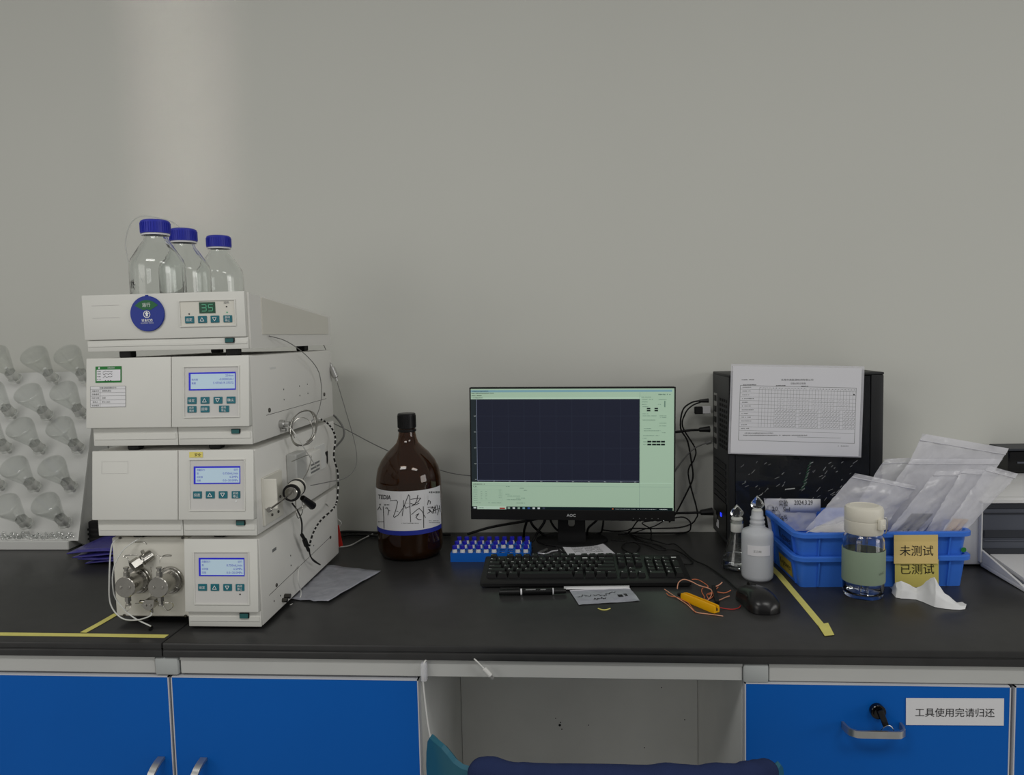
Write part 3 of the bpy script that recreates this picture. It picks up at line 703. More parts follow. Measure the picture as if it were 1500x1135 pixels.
for zx, zy in ((1117, 604), (1199, 587), (1240, 577), (1119, 657), (1201, 636), (1243, 625)):
    p = PX(100 + zx / 3.548, 400 + zy / 3.547, XS - .001); MB().cyl(p, p + sd * .0014, .0017, n=8).build('vent_hole', 'gap_dark', u2, world=True)
a = PX(390, 608, XS); bb = PX(478, 583.5, XS); MB().hexa([(XS - .0003, a.y, a.z - .0008), (XS + .0003, a.y, a.z - .0008), (XS + .0003, bb.y, bb.z - .0006), (XS - .0003, bb.y, bb.z - .0006)], [(XS - .0003, a.y, a.z), (XS + .0003, a.y, a.z), (XS + .0003, bb.y, bb.z + .0002), (XS - .0003, bb.y, bb.z + .0002)]).build('side_seam', 'gap_dark', u2, world=True)
p = PX(410, 621, XS); fb = MB().cyl(p, p + sd * .010, .0085, n=16, bev=.001).cyl(p + sd * .010, p + sd * .020, .0055, n=8).build('outlet_fitting', 'brushed_steel', u2, world=True)
MB().cyl(p + Vector((.004, .0, -.012)), p + Vector((.012, .0, -.012)), .004, n=10).build('drain_screw', 'brushed_steel', u2, world=True)
p = PX(395, 541, XS); MB().box(XS, XS + .0004, p.y, p.y + .03, p.z, p.z + .004).build('side_mark', 'carcass_grey', u2, world=True)

# --- column oven on top
z0, z1 = 1.329, 1.434
u1 = thing('column_oven', 'white column oven with a blue status disc, on top of the stack', 'instrument', (UX, UY, z0))
H = z1 - z0
m = MB(); m.box(0.0102, UW - .0062, 0.0122, UD - .0062, 0.0, 0.018)                       # floor of the bottle tray
m.prism([(0.006, 0), (UD, 0), (UD, 0.070), (0.006, H - .002)], 0.004, 0.010, plane='yz')
m.prism([(0.006, 0), (UD, 0), (UD, 0.070), (0.006, H - .002)], UW - 0.006, UW, plane='yz')
m.box(0.0102, UW - .0062, UD - 0.006, UD - .0003, 0.0, 0.070); m.box(0.0102, UW - .0062, 0.0061, 0.012, 0, H - .004)
m.build('body', 'case_side', u1, smooth=30)
MB().rhexa([(0.0, -.004, .022), (UW - .004, -.004, .022), (UW - .004, .006, .022), (0.0, .006, .022)], [(-.001, -.004, H), (UW - .004, -.004, H), (UW - .004, .006, H), (-.001, .006, H)], .0016, 2).build('fascia', 'case_white', u1)
mm = MB(); mm.rbox(.003, UW - .002, -.001, .008, 0, .0215, .0015, 2); mm.box(.005, UW - .004, -.0022, 0, .0095, .0135); mm.build('skirt', 'case_white', u1)
MB().prism([(0.058, 0.026), (UD - .02, 0.026), (UD - .02, 0.066), (0.058, H - .009)], UW - .001, UW + .0022, plane='yz').build('side_panel', 'case_cream', u1, smooth=30)
def ux(px): return (px - 121.5) * (UW - .004) / (363 - 121.5)
def uz(py, top=430.5, bot=495.0, hf=H - .022): return .022 + (bot - py) * hf / (bot - top)
X1 = TR(0, -.004, 0)
def br(a, b, ya, yb, t): return (ux(100 + a / 3.548), uz(400 + yb / 3.547), (b - a) / 3.548 * (UW - .004) / 241.5, uz(400 + ya / 3.547) - uz(400 + yb / 3.547), t)
rows = [br(a, b, 228, 263, t) for (a, b), t in zip([(620, 667), (688, 734), (754, 799), (821, 866)], ['设定', '^', 'v', '启动/停止'])]
cp = control_panel(u1, X1, (ux(268), ux(348.5), uz(478), uz(443)), (ux(296.4), ux(320), uz(460.6), uz(445)), rows, 'led', [(ux(281), uz(461), 'black_plastic'), (ux(336.6), uz(452), 'black_plastic'), (ux(337), uz(460), 'led_on')], 'case_cream')
q = Pr(flat(-.0044)); q.text('加热', ux(336.6), uz(446), .0048, 'grey_ink', k=1); q.build('panel_lettering', cp)
q = Pr(flat(-.0041))
for yy in (445.6, 463.4): q.quad(ux(136), uz(yy) - .0004, ux(177), uz(yy) + .0004, 'case_panel')
q.build('emboss_line', u1)
switch(u1, ux(331), ux(345), .0115, .0205, -.0022); feet(u1, 0.0125, (0.055, 0.262), (0.012, 0.37))
dc = Vector((ux(219.8), -.004, uz(459.2))); R = .0325
bd = MB().cyl(dc, dc + Vector((0, -.004, 0)), R, n=56, bev=.0008).box(dc.x - .0022, dc.x + .0022, dc.y - .003, dc.y, dc.z + R - .001, dc.z + R + .002).build('status_disc', 'badge_blue', u1)
q = Pr(flat(dc.y - .004, dc.x, dc.z)); q.poly([(-.0225, .0152), (-.0135, .0218), (-.006, .0245), (0, .0252), (.006, .0245), (.0135, .0218), (.0225, .0152), (.007, .0065), (0, .0078), (-.007, .0065)], 'badge_green')
q.text('运行', 0, .0162, .0075, 'white_ink', k=1); q.ring(0, -.001, .0054, .0067, 'white_ink', 1); q.poly([(-.0042, -.0005), (0, .0042), (.0042, -.0005), (.002, -.0005), (.002, -.0048), (-.002, -.0048), (-.002, -.0005)], 'white_ink', 1)
q.text('设备状态', 0, -.0118, .0052, 'white_ink', k=1, bold=True); q.text('EQUIPMENT STATUS', 0, -.0172, .0022, 'white_ink', k=1, width=.024)
q.build('disc_print', bd)

# --- three reagent bottles in the tray
def reagent(label, px, pytop, Y, mark=False):
    c = PY(px, pytop, Y); zb = z0 + 0.0183; Hh = c.z - zb
    t = thing('reagent_bottle', label, 'bottle', (c.x, Y, zb), 0, 'reagent bottles on the instrument stack')
    s = Hh / 0.230; r = .0505
    o = [(0, .002), (r * .55, .0008), (r - .008, .0), (r - .002, .003), (r, .010), (r, .138 * s), (r * .99, .147 * s), (r * .93, .157 * s), (r * .62, .182 * s), (r * .46, .193 * s), (.0205, .200 * s), (.0200, .228 * s)]
    i = [(.0175, .228 * s), (.0178, .199 * s), (r * .42, .190 * s), (r * .59, .179 * s), (r * .89, .155 * s), (r * .95, .146 * s), (r - .003, .137 * s), (r - .003, .012), (r - .008, .006), (0, .006)]
    MB().lathe(o + i, 48).build('glass_body', 'clear_glass', t, smooth=60)
    cp = MB(); prof = [(0, .230 * s + .002), (.0225, .230 * s + .002), (.0262, .230 * s - .0005), (.0268, .2065 * s), (.0215, .2065 * s), (.0208, .226 * s), (0, .226 * s)]
    cp.lathe(prof, 48)
    for k in range(36):
        a = 2 * math.pi * k / 36; X = RZ(a); cp.box(.0262, .0275, -.0011, .0011, .2085 * s, .2265 * s, X)
    cp.build('screw_cap', 'cap_blue', t)
    MB().lathe([(.0207, .2030 * s), (.0252, .2030 * s), (.0252, .2062 * s), (.0207, .2062 * s)], 40, closed=True).build('pouring_ring', 'paper_white', t)
    if mark:
        def fn(u, v, k=0):
            a = -math.pi / 2 + u / r; return Vector(((r + .0003) * math.cos(a), (r + .0003) * math.sin(a), v))
        q = Pr(fn)
        # strokes of the handwriting
        for st in ([(-.040, .112), (-.039, .109)], [(-.040, .101), (-.038, .103), (-.037, .114)], [(-.033, .100), (-.031, .114), (-.029, .099)], [(-.032, .106), (-.029, .107)],
                   [(-.027, .114), (-.025, .104), (-.026, .101)], [(-.029, .110), (-.023, .111), (-.026, .104), (-.022, .097)], [(-.024, .116), (-.025, .108), (-.020, .105)]): q.line(st, .0014, 'black_ink')
        q.build('handwriting', t)
    return t
reagent('clear glass bottle with ribbed blue cap and black handwriting, on the column oven', 227, 324.5, 0.138, True)
reagent('clear glass bottle with blue cap standing between two other blue-capped bottles', 268, 337, 0.245)
reagent('clear glass bottle with blue cap standing apart at the rear of the column oven', 320, 347, 0.405)
tb = MB().tube([PY(205, 428, .33), PY(193, 400, .33), PY(184, 360, .33), PY(190, 330, .33), PY(205, 317, .33), PY(225, 318, .33), PY(250, 324, .30), PY(266, 336, .255)], .0012, 6, 6)
tag(tb.build('solvent_tube', 'tube_clear', None, smooth=60), 'thin clear tube looping above the blue-capped bottles', 'tube')

# --- steel coil and lines at the side of the stack
cc = PX(443, 627, XS + .030); m = MB(); nrm = Vector((.62, -.70, .12)).normalized(); e1 = nrm.cross(Vector((0, 0, 1))).normalized(); e2 = e1.cross(nrm)
pts = []
for i in range(73):
    t = i * 2 * math.pi / 24; rr = .035 + .0012 * math.sin(i); pts.append(cc + e1 * (rr * .82 * math.cos(t)) + e2 * (rr * math.sin(t) + rr * .25 * math.cos(t) * -1) + nrm * (.0014 * i / 8))
m.tube(pts, .0011, 6, 2)
m.tube([cc + e1 * (.022 * math.cos(t)) + e2 * (.026 * math.sin(t) - .004) for t in [i * 2 * math.pi / 20 - .6 for i in range(17)]], .0009, 6, 2)
tag(m.build('steel_coil', 'steel', None, smooth=60), 'coiled steel capillary hanging on the side of the instrument stack', 'coil')
def cable(name, label, pts, r, mat, cat='cable', parts=None, n=7):
    o = MB().tube(pts, r, n, 6).build(name, mat, None, smooth=60); return tag(o, label, cat)
S = XS + .012
cable('steel_capillary', 'thin steel line running from the coil across to the injection valve', [PX(420, 622, S), PX(430, 632, XS + .04), PX(448, 660, XS + .05), PX(465, 686, XS + .04)], .0011, 'cable_white')
cable('steel_capillary', 'thin steel line arching from the column oven down to the coil', [PX(394, 492, S - .008), PX(420, 500, S + .006), PX(448, 520, S + .008), PX(467, 545, S + .006), PX(471, 580, S + .006), PX(465, 606, S + .01), PX(456, 617, S + .02)], .0009, 'cable_grey')
YB = .52
syr = thing('inline_filter', 'steel inline filter hanging on a thin line behind the stack', 'filter', PY(489, 545, YB))
MB().cyl(PY(484, 533, YB), PY(486, 538, YB), .004, n=12).cyl(PY(486, 538, YB), PY(492, 553, YB), .0075, n=16, bev=.001).cyl(PY(492, 553, YB), PY(493.5, 558, YB), .004, n=12).build('filter_body', 'brushed_steel', syr, world=True)
capil([PY(465, 492, YB), PY(474, 505, YB), PY(480, 520, YB), PY(484, 533, YB)], .0009, 'cable_grey', syr, 'upper_line')
capil([PY(494, 560, YB), PY(506, 600, YB), PY(520, 650, YB), PY(522, 680, YB - .05), PY(508, 699, YB - .15), PY(480, 706, YB - .22), PY(455, 711, .25)], .0010, 'cable_grey', syr, 'lower_line')
cable('detector_cable', 'grey cable looping out from behind the detector module', [PY(480, 604, .50), PY(492, 611, .56), PY(503, 627, .56), PY(503, 640, .56), PY(494, 652, .56), PY(484, 660, .545)], .0026, 'cable_grey')
cable('signal_wire', 'thin grey wire strung from the stack past the amber bottle to the monitor', [PY(482, 617, .56), PY(505, 628, .62), PY(570, 661, .68), PY(650, 690, .70), PY(692, 697, .70)], .0013, 'cable_grey')
bc = thing('braided_cable', 'black and white braided cable with a black plug hanging on the stack side', 'cable', PX(440, 826, XS + .02))
pts = [PX(468, 613, XS + .008), PX(482, 622, XS + .014), PX(491, 640, XS + .02), PX(489, 668, XS + .02), PX(495, 695, XS + .02), PX(494, 730, XS + .03), PX(488, 745, XS + .03), PX(470, 762, XS + .03), PX(459, 780, XS + .03), PX(453, 800, XS + .025)]
m = MB(); cp_ = catmull(pts, 10)
for i in range(len(cp_) - 1):
    m.tube([cp_[i], cp_[i + 1]], .0022, 6, 0, mi=0 if (i // 1) % 3 else 1)
m.build('braid', ['black_rubber', 'cable_white'], bc, world=True, smooth=60)
capil([PX(428, 737, XS + .035), PX(437, 750, XS + .03), PX(442, 765, XS + .022), PX(442, 783, XS + .02)], .0017, 'black_rubber', bc, 'lead')
MB().cyl(PX(442, 783, XS + .02), PX(446, 790, XS + .02), .0036, n=10).cyl(PX(446, 790, XS + .02), PX(449, 799, XS + .02), .0052, n=10, bev=.0008).cyl(PX(449, 799, XS + .02), PX(452, 806, XS + .02), .0036, n=10).build('plug', 'black_rubber', bc, world=True)
capil([PX(452, 806, XS + .02), PX(458, 820, XS + .02), PX(469, 827, XS + .02), PX(463, 823, XS + .022), PX(455, 815, XS + .022), PX(453, 803, XS + .02)], .0016, 'black_rubber', bc, 'loop')
rt_ = thing('drain_line', 'white drain line with a red tag lying beside the stack', 'tube', P(520, 796))
capil([PX(478, 737, XS + .004), PY(491, 757, .56), PY(500, 766, .57), PY(494, 775, .57), PY(490, 788, .575), P(494, 800, T + .004), P(512, 799, T + .003), P(530, 790, T + .003), P(546, 768 + 14, T + .003)], .0016, 'cable_white', rt_, 'white_tube')
a, b, c, d = PY(492, 770, .56), PY(496, 769, .555), PY(502, 799, .535), PY(496.5, 801.5, .54)
MB().hexa([d, c, c + Vector((0, .002, 0)), d + Vector((0, .002, 0))], [a, b, b + Vector((0, .002, 0)), a + Vector((0, .002, 0))]).build('tag', 'red_tag', rt_, world=True, smooth=0)
wl = MB().tube([PX(425, 896 - 10, XS + .004), PX(437, 880, XS + .01), PX(441, 868, XS + .012), PX(437, 852, XS + .012), PX(437, 838, XS + .01), PX(440, 829, XS + .006)], .0013, 6, 6)
tag(wl.build('drain_hose', 'cable_white', None, smooth=60), 'short white hose clipped low on the pump side', 'hose')

# ================================================================ drying rack with inverted flasks
BX1 = -1.310; BB = Vector((0, .587, .823)); BT = Vector((0, .712, 1.268))
bdir = (BT - BB).normalized(); bn = Vector((0, -bdir.z, bdir.y))     # normal towards the room
def PB(x, y, off):       # pixel on a plane parallel to the rack board
    r = ray(x, y); q = BB + bn * off; return CAM + r * ((q - CAM).dot(bn) / r.dot(bn))
rk = thing('drying_rack', 'white slanted drying rack holding upside-down flasks against the wall', 'rack', (-1.46, .65, T))
pb = BB - bn * .006; pt_ = BT - bn * .006
MB().prism([(BB.y, BB.z), (BT.y, BT.z), (pt_.y, pt_.z), (pb.y, pb.z)], -1.66, BX1, plane='yz').build('board', 'rack_white', rk, world=True, smooth=0)
MB().prism([(pb.y, pb.z), (pt_.y, pt_.z), (.742, BT.z - .012), (.742, T), (pb.y + .03, T)], BX1 - .012, BX1 - .004, plane='yz').build('side_panel', 'carcass_grey', rk, world=True, smooth=0)
MB().rbox(-1.66, BX1 - .022, .578, .72, T, T + .024, .002, 1).build('base', 'rack_white', rk, world=True)
tr = MB(); rn = random.Random(3)
for i in range(110):
    x = -1.65 + i * .0030; zz = BB.z + .006 + rn.uniform(0, .016); o = BB + bdir * (zz - BB.z) + bn * (.004 + rn.uniform(0, .006))
    tr.lathe([(0, -.004), (.003, -.0015), (.0035, .001), (0, .004)], 6, TR(x + rn.uniform(-.001, .001), o.y, o.z))
tr.build('water_drops', 'clear_glass', rk, world=True, kind='stuff', smooth=0)
FX = Vector((0, -.707, .707))
necks = [(17.6, 549), (73.7, 550), (121, 549), (12, 601), (65, 604), (115.6, 601), (5, 652), (54, 653), (110.6, 652), (-6, 707), (45.8, 708.7), (99.5, 708.7), (34, 763), (90.7, 761.5)]
fl0 = None
ROWS = [(r, c) for r in ('top', 'second', 'third', 'fourth') for c in ('third from', 'second from', 'next to')] + [('bottom', 'second from'), ('bottom', 'next to')]
for i, (x, y) in enumerate(necks):
    c = PB(x, y, .027); base = c - FX * .016
    d = (BB - base).dot(bn)
    p0 = base + bn * (d + .0005); L = (base - p0).length
    tq = (base + FX * .05) - (base - FX * ((base - BB).dot(bn) / FX.dot(bn)))
    st = base - FX * ((base - BB).dot(bn) / FX.dot(bn))
    MB().cyl(st, base + FX * .045, .0055, .004, n=10).build('peg', 'rack_white', rk, world=True)
    if fl0 is None:
        fl0 = thing('conical_flask', 'clear conical flask hung upside down on a peg of the drying rack', 'flask', (0, 0, 0), 0, 'upside-down flasks on the drying rack')
        o_ = [(.0165, 0), (.0168, .003), (.0142, .006), (.0138, .027), (.0150, .032), (.0335, .090), (.0345, .0965), (.0343, .1005), (.0325, .1028), (.0300, .1030), (0, .1005)]
        i_ = [(0, .0992), (.0305, .1012), (.0330, .0995), (.0332, .0965), (.0323, .0905), (.0138, .033), (.0126, .027), (.0128, .004), (.0140, 0)]
        MB().lathe(o_ + i_, 32, closed=True).build('glass_body', 'thin_glass', fl0, smooth=60)
        MB().lathe([(.0142, .0065), (.0146, .0068), (.0146, .0265), (.0142, .027)], 28).build('ground_joint', 'frost_glass', fl0, smooth=60)
        MB().lathe([(.0168, .0031), (.0176, .003), (.0176, .0002), (.0166, -.0003)], 28).build('rim', 'frost_glass', fl0, smooth=60)
        f = fl0
    else: f = dup(fl0)
    rw_, cl_n = ROWS[i]
    f['label'] = 'upside-down flask in the %s row of the drying rack, %s the stack' % (rw_, cl_n)
    f.location = base; f.rotation_euler = (math.radians(45), 0, i * 1.3); f.rotation_mode = 'XYZ'
    f.rotation_euler = (Matrix.Rotation(math.radians(45), 3, 'X') @ Matrix.Rotation(i * 1.3, 3, 'Z')).to_euler()

def flask_mark(i, marks):
    x, y = necks[i]; base = PB(x, y, .027) - FX * .016
    fk_ = [o for o in COL.objects if o.name.startswith('conical_flask') and (o.location - base).length < 1e-4][0]
    m = MB()
    for (px, py, r) in marks:
        # nearest point of the flask wall on the view ray
        best = None
        R3 = fk_.rotation_euler.to_matrix()
        for k in range(400):
            p = CAM + ray(px, py).normalized() * (1.6 + k * .0015); l = R3.transposed() @ (p - base); rr_ = math.hypot(l.x, l.y); zc = min(max(l.z, .032), .09); wall = .0150 + (.0335 - .0150) * (zc - .032) / .058
            if .03 < l.z < .1 and rr_ <= wall + .0006: best = l; break
        if best is None: continue
        nn = Vector((best.x, best.y, -.3 * math.hypot(best.x, best.y))).normalized(); m.cyl(best, best + nn * .0006, r, n=10)
    if m.v: m.build('ink_mark', 'black_ink', fk_)
bpy.context.view_layer.update()
flask_mark(5, [(100, 587, .0030)])
flask_mark(13, [(65, 743, .0022), (68, 748, .0022)])
# ---------------------------------------------------------------- purple plastic sleeves and black adapter behind the stack
pf = thing('plastic_folder', 'purple plastic folders stacked on the bench beside the stack', 'folder', (-1.16, .50, T))
for k, (x0, y0, z, tl) in enumerate(((-1.20, .452, .8065, .004), (-1.195, .450, .811, .006), (-1.205, .449, .816, .006), (-1.19, .449, .820, .006), (-1.215, .447, .825, .006), (-1.228, .446, .830, .006), (-1.242, .446, .835, .006))):
    m = MB()
    def fn(u, v, x0=x0, y0=y0, z=z, k=k): return Vector((x0 + u * (-.94 - x0) + .012 * v * (1 - u), y0 + v * .15, z - .003 + .003 * math.sin(7 * u + k) * (1 - v) + .004 * math.sin(3 * u + 2 * v + k)))
    m.grid(fn, 16, 6); o = m.build('sleeve', 'film_purple', pf, world=True); md = o.modifiers.new('thick', 'SOLIDIFY'); md.thickness = .0022; md.offset = 0
ad = thing('power_adapter', 'black ribbed power adapter standing behind the lower instrument modules', 'adapter', (-1.155, .62, .0 + T + .03))
a = PY(128, 764, .62); b = PY(150, 793, .62)
ad.location = ((a.x + b.x) / 2, .64, b.z - .006)
MB().rbox(a.x, b.x + .03, .62, .66, T + .0005, a.z, .003, 1).build('housing', 'black_matte', ad, world=True)
for i in range(3): MB().box(a.x - .001, b.x + .02, .6185, .621, b.z + .004 + i * .013, b.z + .010 + i * .013).build('rib', 'black_plastic', ad, world=True)

# ---------------------------------------------------------------- loose plastic sheet by the stack
q4 = [P(426, 879), P(481, 884), P(558, 837.5), P(479, 829)]
m = MB()
def fn(u, v):
    a = q4[0].lerp(q4[1], u); b = q4[3].lerp(q4[2], u); p = a.lerp(b, v)
    p.z = T + .002 + .004 * abs(mnoise.noise(Vector((p.x * 22, p.y * 30, 0)))) + .004 * (u ** 3) * (1 - v)
    p.y += .003 * mnoise.noise(Vector((u * 9, v * 3, 5))); return p
m.grid(fn, 18, 14); o = m.build('plastic_sheet', 'film_grey', None); md = o.modifiers.new('thick', 'SOLIDIFY'); md.thickness = .0006
tag(o, 'crumpled grey translucent plastic sheet lying beside the pump module', 'plastic sheet')

# ================================================================ yellow tape strips on the worktop
def tape(pts, w, label, fold=False):
    pts = [Vector(p) for p in pts]; m = MB(); vs = []
    for i, p in enumerate(pts):
        t = (pts[min(i + 1, len(pts) - 1)] - pts[max(0, i - 1)]).normalized(); n = Vector((-t.y, t.x, 0)) * w / 2
        vs += [p - n, p + n, p + n + Vector((0, 0, .0006)), p - n + Vector((0, 0, .0006))]
    n = len(pts)
    m.add(vs, [(i * 4 + k, i * 4 + (k + 1) % 4, (i + 1) * 4 + (k + 1) % 4, (i + 1) * 4 + k) for i in range(n - 1) for k in range(4)] + [(0, 1, 2, 3), (n * 4 - 4, n * 4 - 1, n * 4 - 2, n * 4 - 3)])
    if fold:
        a, b, c = fold
        m.add([a + Vector((0, 0, .0012)), b + Vector((0, 0, .0012)), c[0] + Vector((0, 0, .0014)), c[1] + Vector((0, 0, .0014)), a + Vector((0, 0, .003)), b + Vector((0, 0, .004)), c[0] + Vector((0, 0, .002)), c[1] + Vector((0, 0, .002))], [(0, 1, 2, 3), (4, 5, 6, 7), (0, 1, 5, 4), (1, 2, 6, 5), (2, 3, 7, 6), (3, 0, 4, 7)])
    return tag(m.build('tape_strip', 'tape_yellow', None, smooth=0), label, 'tape')
zt = T + .0002
tape([P(-60, 928, zt), P(60, 929.5, zt), P(150, 930.5, zt), P(244, 932, zt)], .0135, 'long yellow tape strip stuck along the front of the worktop')
tape([P(122, 926.5, zt + .0007), P(145, 914, zt + .0007), P(171, 899, zt + .0007)], .013, 'short yellow tape strip running under the pump module')
tape([P(1128, 829, zt), P(1142, 843, zt), P(1175, 882, zt), P(1205, 918, zt)], .0135, 'yellow tape strip with a folded end beside the blue crates', (P(1198, 917, zt), P(1213, 915, zt), (P(1222, 931, zt), P(1208, 932.5, zt))))

# ================================================================ amber solvent bottle
AC = P(600, 822); AC = Vector((AC.x, AC.y + .068, T)); s_ = .081
cpx = PY(600.5, 760, AC.y); AC.x = cpx.x
ab = thing('amber_bottle', 'large brown glass solvent bottle with a black cap and white label', 'bottle', AC)
def zz(py): return PY(600, py, AC.y).z - T
def hw(px): return px * .00169
pts = [(0, .006), (.050, .004), (.066, .000), (.074, .004), (s_ - .002, .014), (s_, .024), (s_, zz(704)), (s_ * .985, zz(696)), (s_ * .93, zz(684)), (s_ * .82, zz(673)), (s_ * .64, zz(662)), (s_ * .46, zz(654)), (s_ * .34, zz(648)), (s_ * .285, zz(641)), (s_ * .26, zz(634)), (s_ * .25, zz(628)), (s_ * .25, zz(610))]
inn = [(max(0, r - .004), z + (.006 if z < .03 else 0)) for r, z in reversed(pts)]; inn[-1] = (0, .012)
MB().lathe(pts + inn, 56).build('glass_body', 'amber_glass', ab, smooth=60)
lq = [(0, .0125)] + [(r - .0046, z + .006) for r, z in pts[1:6]] + [(s_ - .0046, zz(716)), (0, zz(716))]; lq[1] = (.046, .0125)
MB().lathe(lq, 48).build('solvent', 'amber_liquid', ab, smooth=40)
cp = MB().lathe([(0, zz(605)), (.0205, zz(605)), (.0222, zz(606)), (.0225, zz(626)), (.0200, zz(627)), (.0200, zz(609)), (0, zz(609))], 48)
for k in range(40): cp.box(.0218, .0231, -.0009, .0009, zz(625), zz(608), RZ(2 * math.pi * k / 40))
cp.build('screw_cap', 'black_plastic', ab)
MB().lathe([(.0204, zz(632)), (.0228, zz(631)), (.0228, zz(628.5)), (.0204, zz(628))], 40, closed=True).build('tamper_ring', 'black_plastic', ab)
vdir = math.atan2(CAM.y - AC.y, CAM.x - AC.x)
zzf = lambda py: PY(600, py, AC.y - s_).z - T
za, zb_, zc_ = zzf(719.6), zzf(777.6), zzf(784.2)
a0, a1 = vdir - 1.9, vdir + 1.22
lb = MB().lathe([(s_ + .0004, zb_), (s_ + .0009, zb_), (s_ + .0009, za), (s_ + .0004, za)], 48, closed=True, a0=a0, a1=a1).build('label', 'paper_label', ab, smooth=60, label='white paper label with printing and handwriting')
MB().lathe([(s_ + .0004, zc_), (s_ + .0009, zc_), (s_ + .0009, zb_ - .0002), (s_ + .0004, zb_ - .0002)], 48, closed=True, a0=a0, a1=a1).build('label_band', 'label_blue', ab, smooth=60)
def fnl(u, v, k=0):
    px, py = 540 + u / 8.108, 690 - v / 8.108
    r = ray(px, py); R = s_ + .0012 + k * .0002; ox, oy = CAM.x - AC.x, CAM.y - AC.y
    A = r.x ** 2 + r.y ** 2; B = 2 * (ox * r.x + oy * r.y); Cc = ox * ox + oy * oy - R * R; D = max(0, B * B - 4 * A * Cc)
    t = (-B - math.sqrt(D)) / (2 * A); return CAM + r * t - AC
q = Pr(fnl)
q.text('TEDIA', 188, -308, 52, 'black_ink', k=1, bold=True, width=152, rot=-.06)
for u0, v0, u1, v1 in ((385, 275, 665, 620), (695, 270, 865, 500)): q.frame(u0, -v1 + 8, u1, -v0, 2, 'case_panel', 0)
q.quad(705, -340, 850, -290, 'case_panel'); q.dashes(715, 850, -250, 26, 'grey_ink', 1, 4)
q.dashes(125, 245, -398, 22, 'grey_ink', 1, 5); q.dashes(110, 180, -600, 12, 'grey_ink', 1, 6); q.dashes(390, 610, -618, 8, 'grey_ink', 1, 7); q.dashes(715, 830, -590, 8, 'grey_ink', 1, 8); q.dashes(720, 850, -612, 8, 'grey_ink', 1, 9)
q.dashes(420, 480, -380, 18, 'case_panel', 1, 10)
q.build('label_print', ab)
q = Pr(fnl)
for st in ([(255, 352), (330, 345), (345, 365), (320, 470), (295, 535), (305, 550), (350, 520), (415, 430), (450, 340), (475, 280), (488, 300), (492, 450), (500, 605)], [(415, 345), (412, 430), (400, 530)], [(430, 410), (440, 440), (490, 420)],
           [(500, 335), (560, 325), (620, 318), (590, 360), (520, 410)], [(585, 285), (575, 340), (545, 400), (510, 415)], [(500, 385), (560, 400), (600, 380)], [(510, 515), (560, 470), (600, 440), (640, 480), (655, 520), (675, 550)],
           [(560, 525), (598, 503), (562, 550), (590, 575), (625, 575)], [(650, 420), (653, 540), (655, 672)], [(172, 420), (178, 540), (182, 680)], [(108, 460), (128, 420), (148, 462)], [(200, 440), (220, 435), (238, 470), (228, 520)], [(235, 468), (350, 478)],
           [(700, 400), (712, 345), (735, 362), (730, 390)], [(705, 430), (760, 425)], [(710, 450), (735, 480), (700, 500)], [(740, 440), (790, 425), (770, 470), (820, 450)], [(750, 490), (790, 460), (845, 440)], [(810, 400), (830, 470), (820, 520)], [(840, 410), (850, 480)], [(760, 420), (775, 500)], [(790, 410), (800, 500)], [(725, 455), (760, 500)]):
    q.line([(a, -b) for a, b in st], 7, 'black_ink', 2)
q.build('handwriting', ab)

# ================================================================ vial rack and vials
a = P(660, 823); b = P(776, 823)
RW = b.x - a.x; rz_ = math.atan2(b.y - a.y, RW); pitch = RW / 10.0
vr = thing('vial_rack', 'bright blue plastic rack holding small sample vials', 'rack', (a.x, a.y, T), rz_)
HR = .0215; RD = pitch * 5
m = MB(); m.box(0, RW, 0, .0015, 0, HR); m.box(0, RW, RD - .0015, RD, 0, HR); m.box(0, .0015, .0015, RD - .0015, 0, HR); m.box(RW - .0015, RW, .0015, RD - .0015, 0, HR)
m.box(.0015, RW - .0015, .0015, RD - .0015, 0, .003)
m.build('body', 'rack_blue', vr, smooth=0)
# top grid of square wells with real openings
g = MB(); hw_ = .0066
for j in range(6):
    y = j * pitch; g.box(.0015, RW - .0015, max(.0015, y - pitch / 2 + hw_), min(RD - .0015, y + pitch / 2 - hw_), HR - .0025, HR - .0002)
for i in range(11):
    x = i * pitch; g.box(max(.0015, x - pitch / 2 + hw_), min(RW - .0015, x + pitch / 2 - hw_), .0016, RD - .0016, HR - .0024, HR - .0003)
g.build('well_grid', 'rack_blue', vr, smooth=0)
v0 = None
X_ = TR(a.x, a.y, T) @ RZ(rz_)
for j, row in enumerate((0, 2, 4)):
    for i in range(10):
        if j == 0 and i in (6, 7): continue
        p = X_ @ Vector(((i + .5) * pitch, (row + .5) * pitch, .0033))
        if v0 is None:
            v0 = thing('sample_vial', 'small glass sample vial with a blue cap standing in the blue rack', 'vial', p, 0, 'sample vials in the blue rack')
            MB().lathe([(0, 0), (.0052, 0), (.0058, .0006), (.0058, .0235), (.0045, .026), (.0042, .030), (.0036, .030), (.0040, .0255), (.0052, .023), (.0052, .0014), (0, .0012)], 16).build('glass', 'frost_glass', v0, smooth=60)
            MB().lathe([(.0059, .004), (.0061, .004), (.0061, .020), (.0059, .020)], 14, closed=True, a0=-2.6, a1=1.2).build('label', 'paper_white', v0, smooth=60)
            MB().lathe([(0, .0345), (.0050, .0345), (.0057, .034), (.0058, .0265), (.0046, .0265), (.0044, .0335), (0, .0335)], 18).build('cap', 'vial_cap', v0)
            v = v0
        else: v = dup(v0)
        v['label'] = 'blue-capped vial in the rack row %s, %s from the amber bottle' % (('by the keyboard', 'in the middle', 'by the wall')[j], ('first', 'second', 'third', 'fourth', 'fifth', 'sixth', 'seventh', 'eighth', 'ninth', 'tenth')[i])
        v.location = p; v.rotation_euler = (0, 0, random.uniform(-1.5, 1.5))

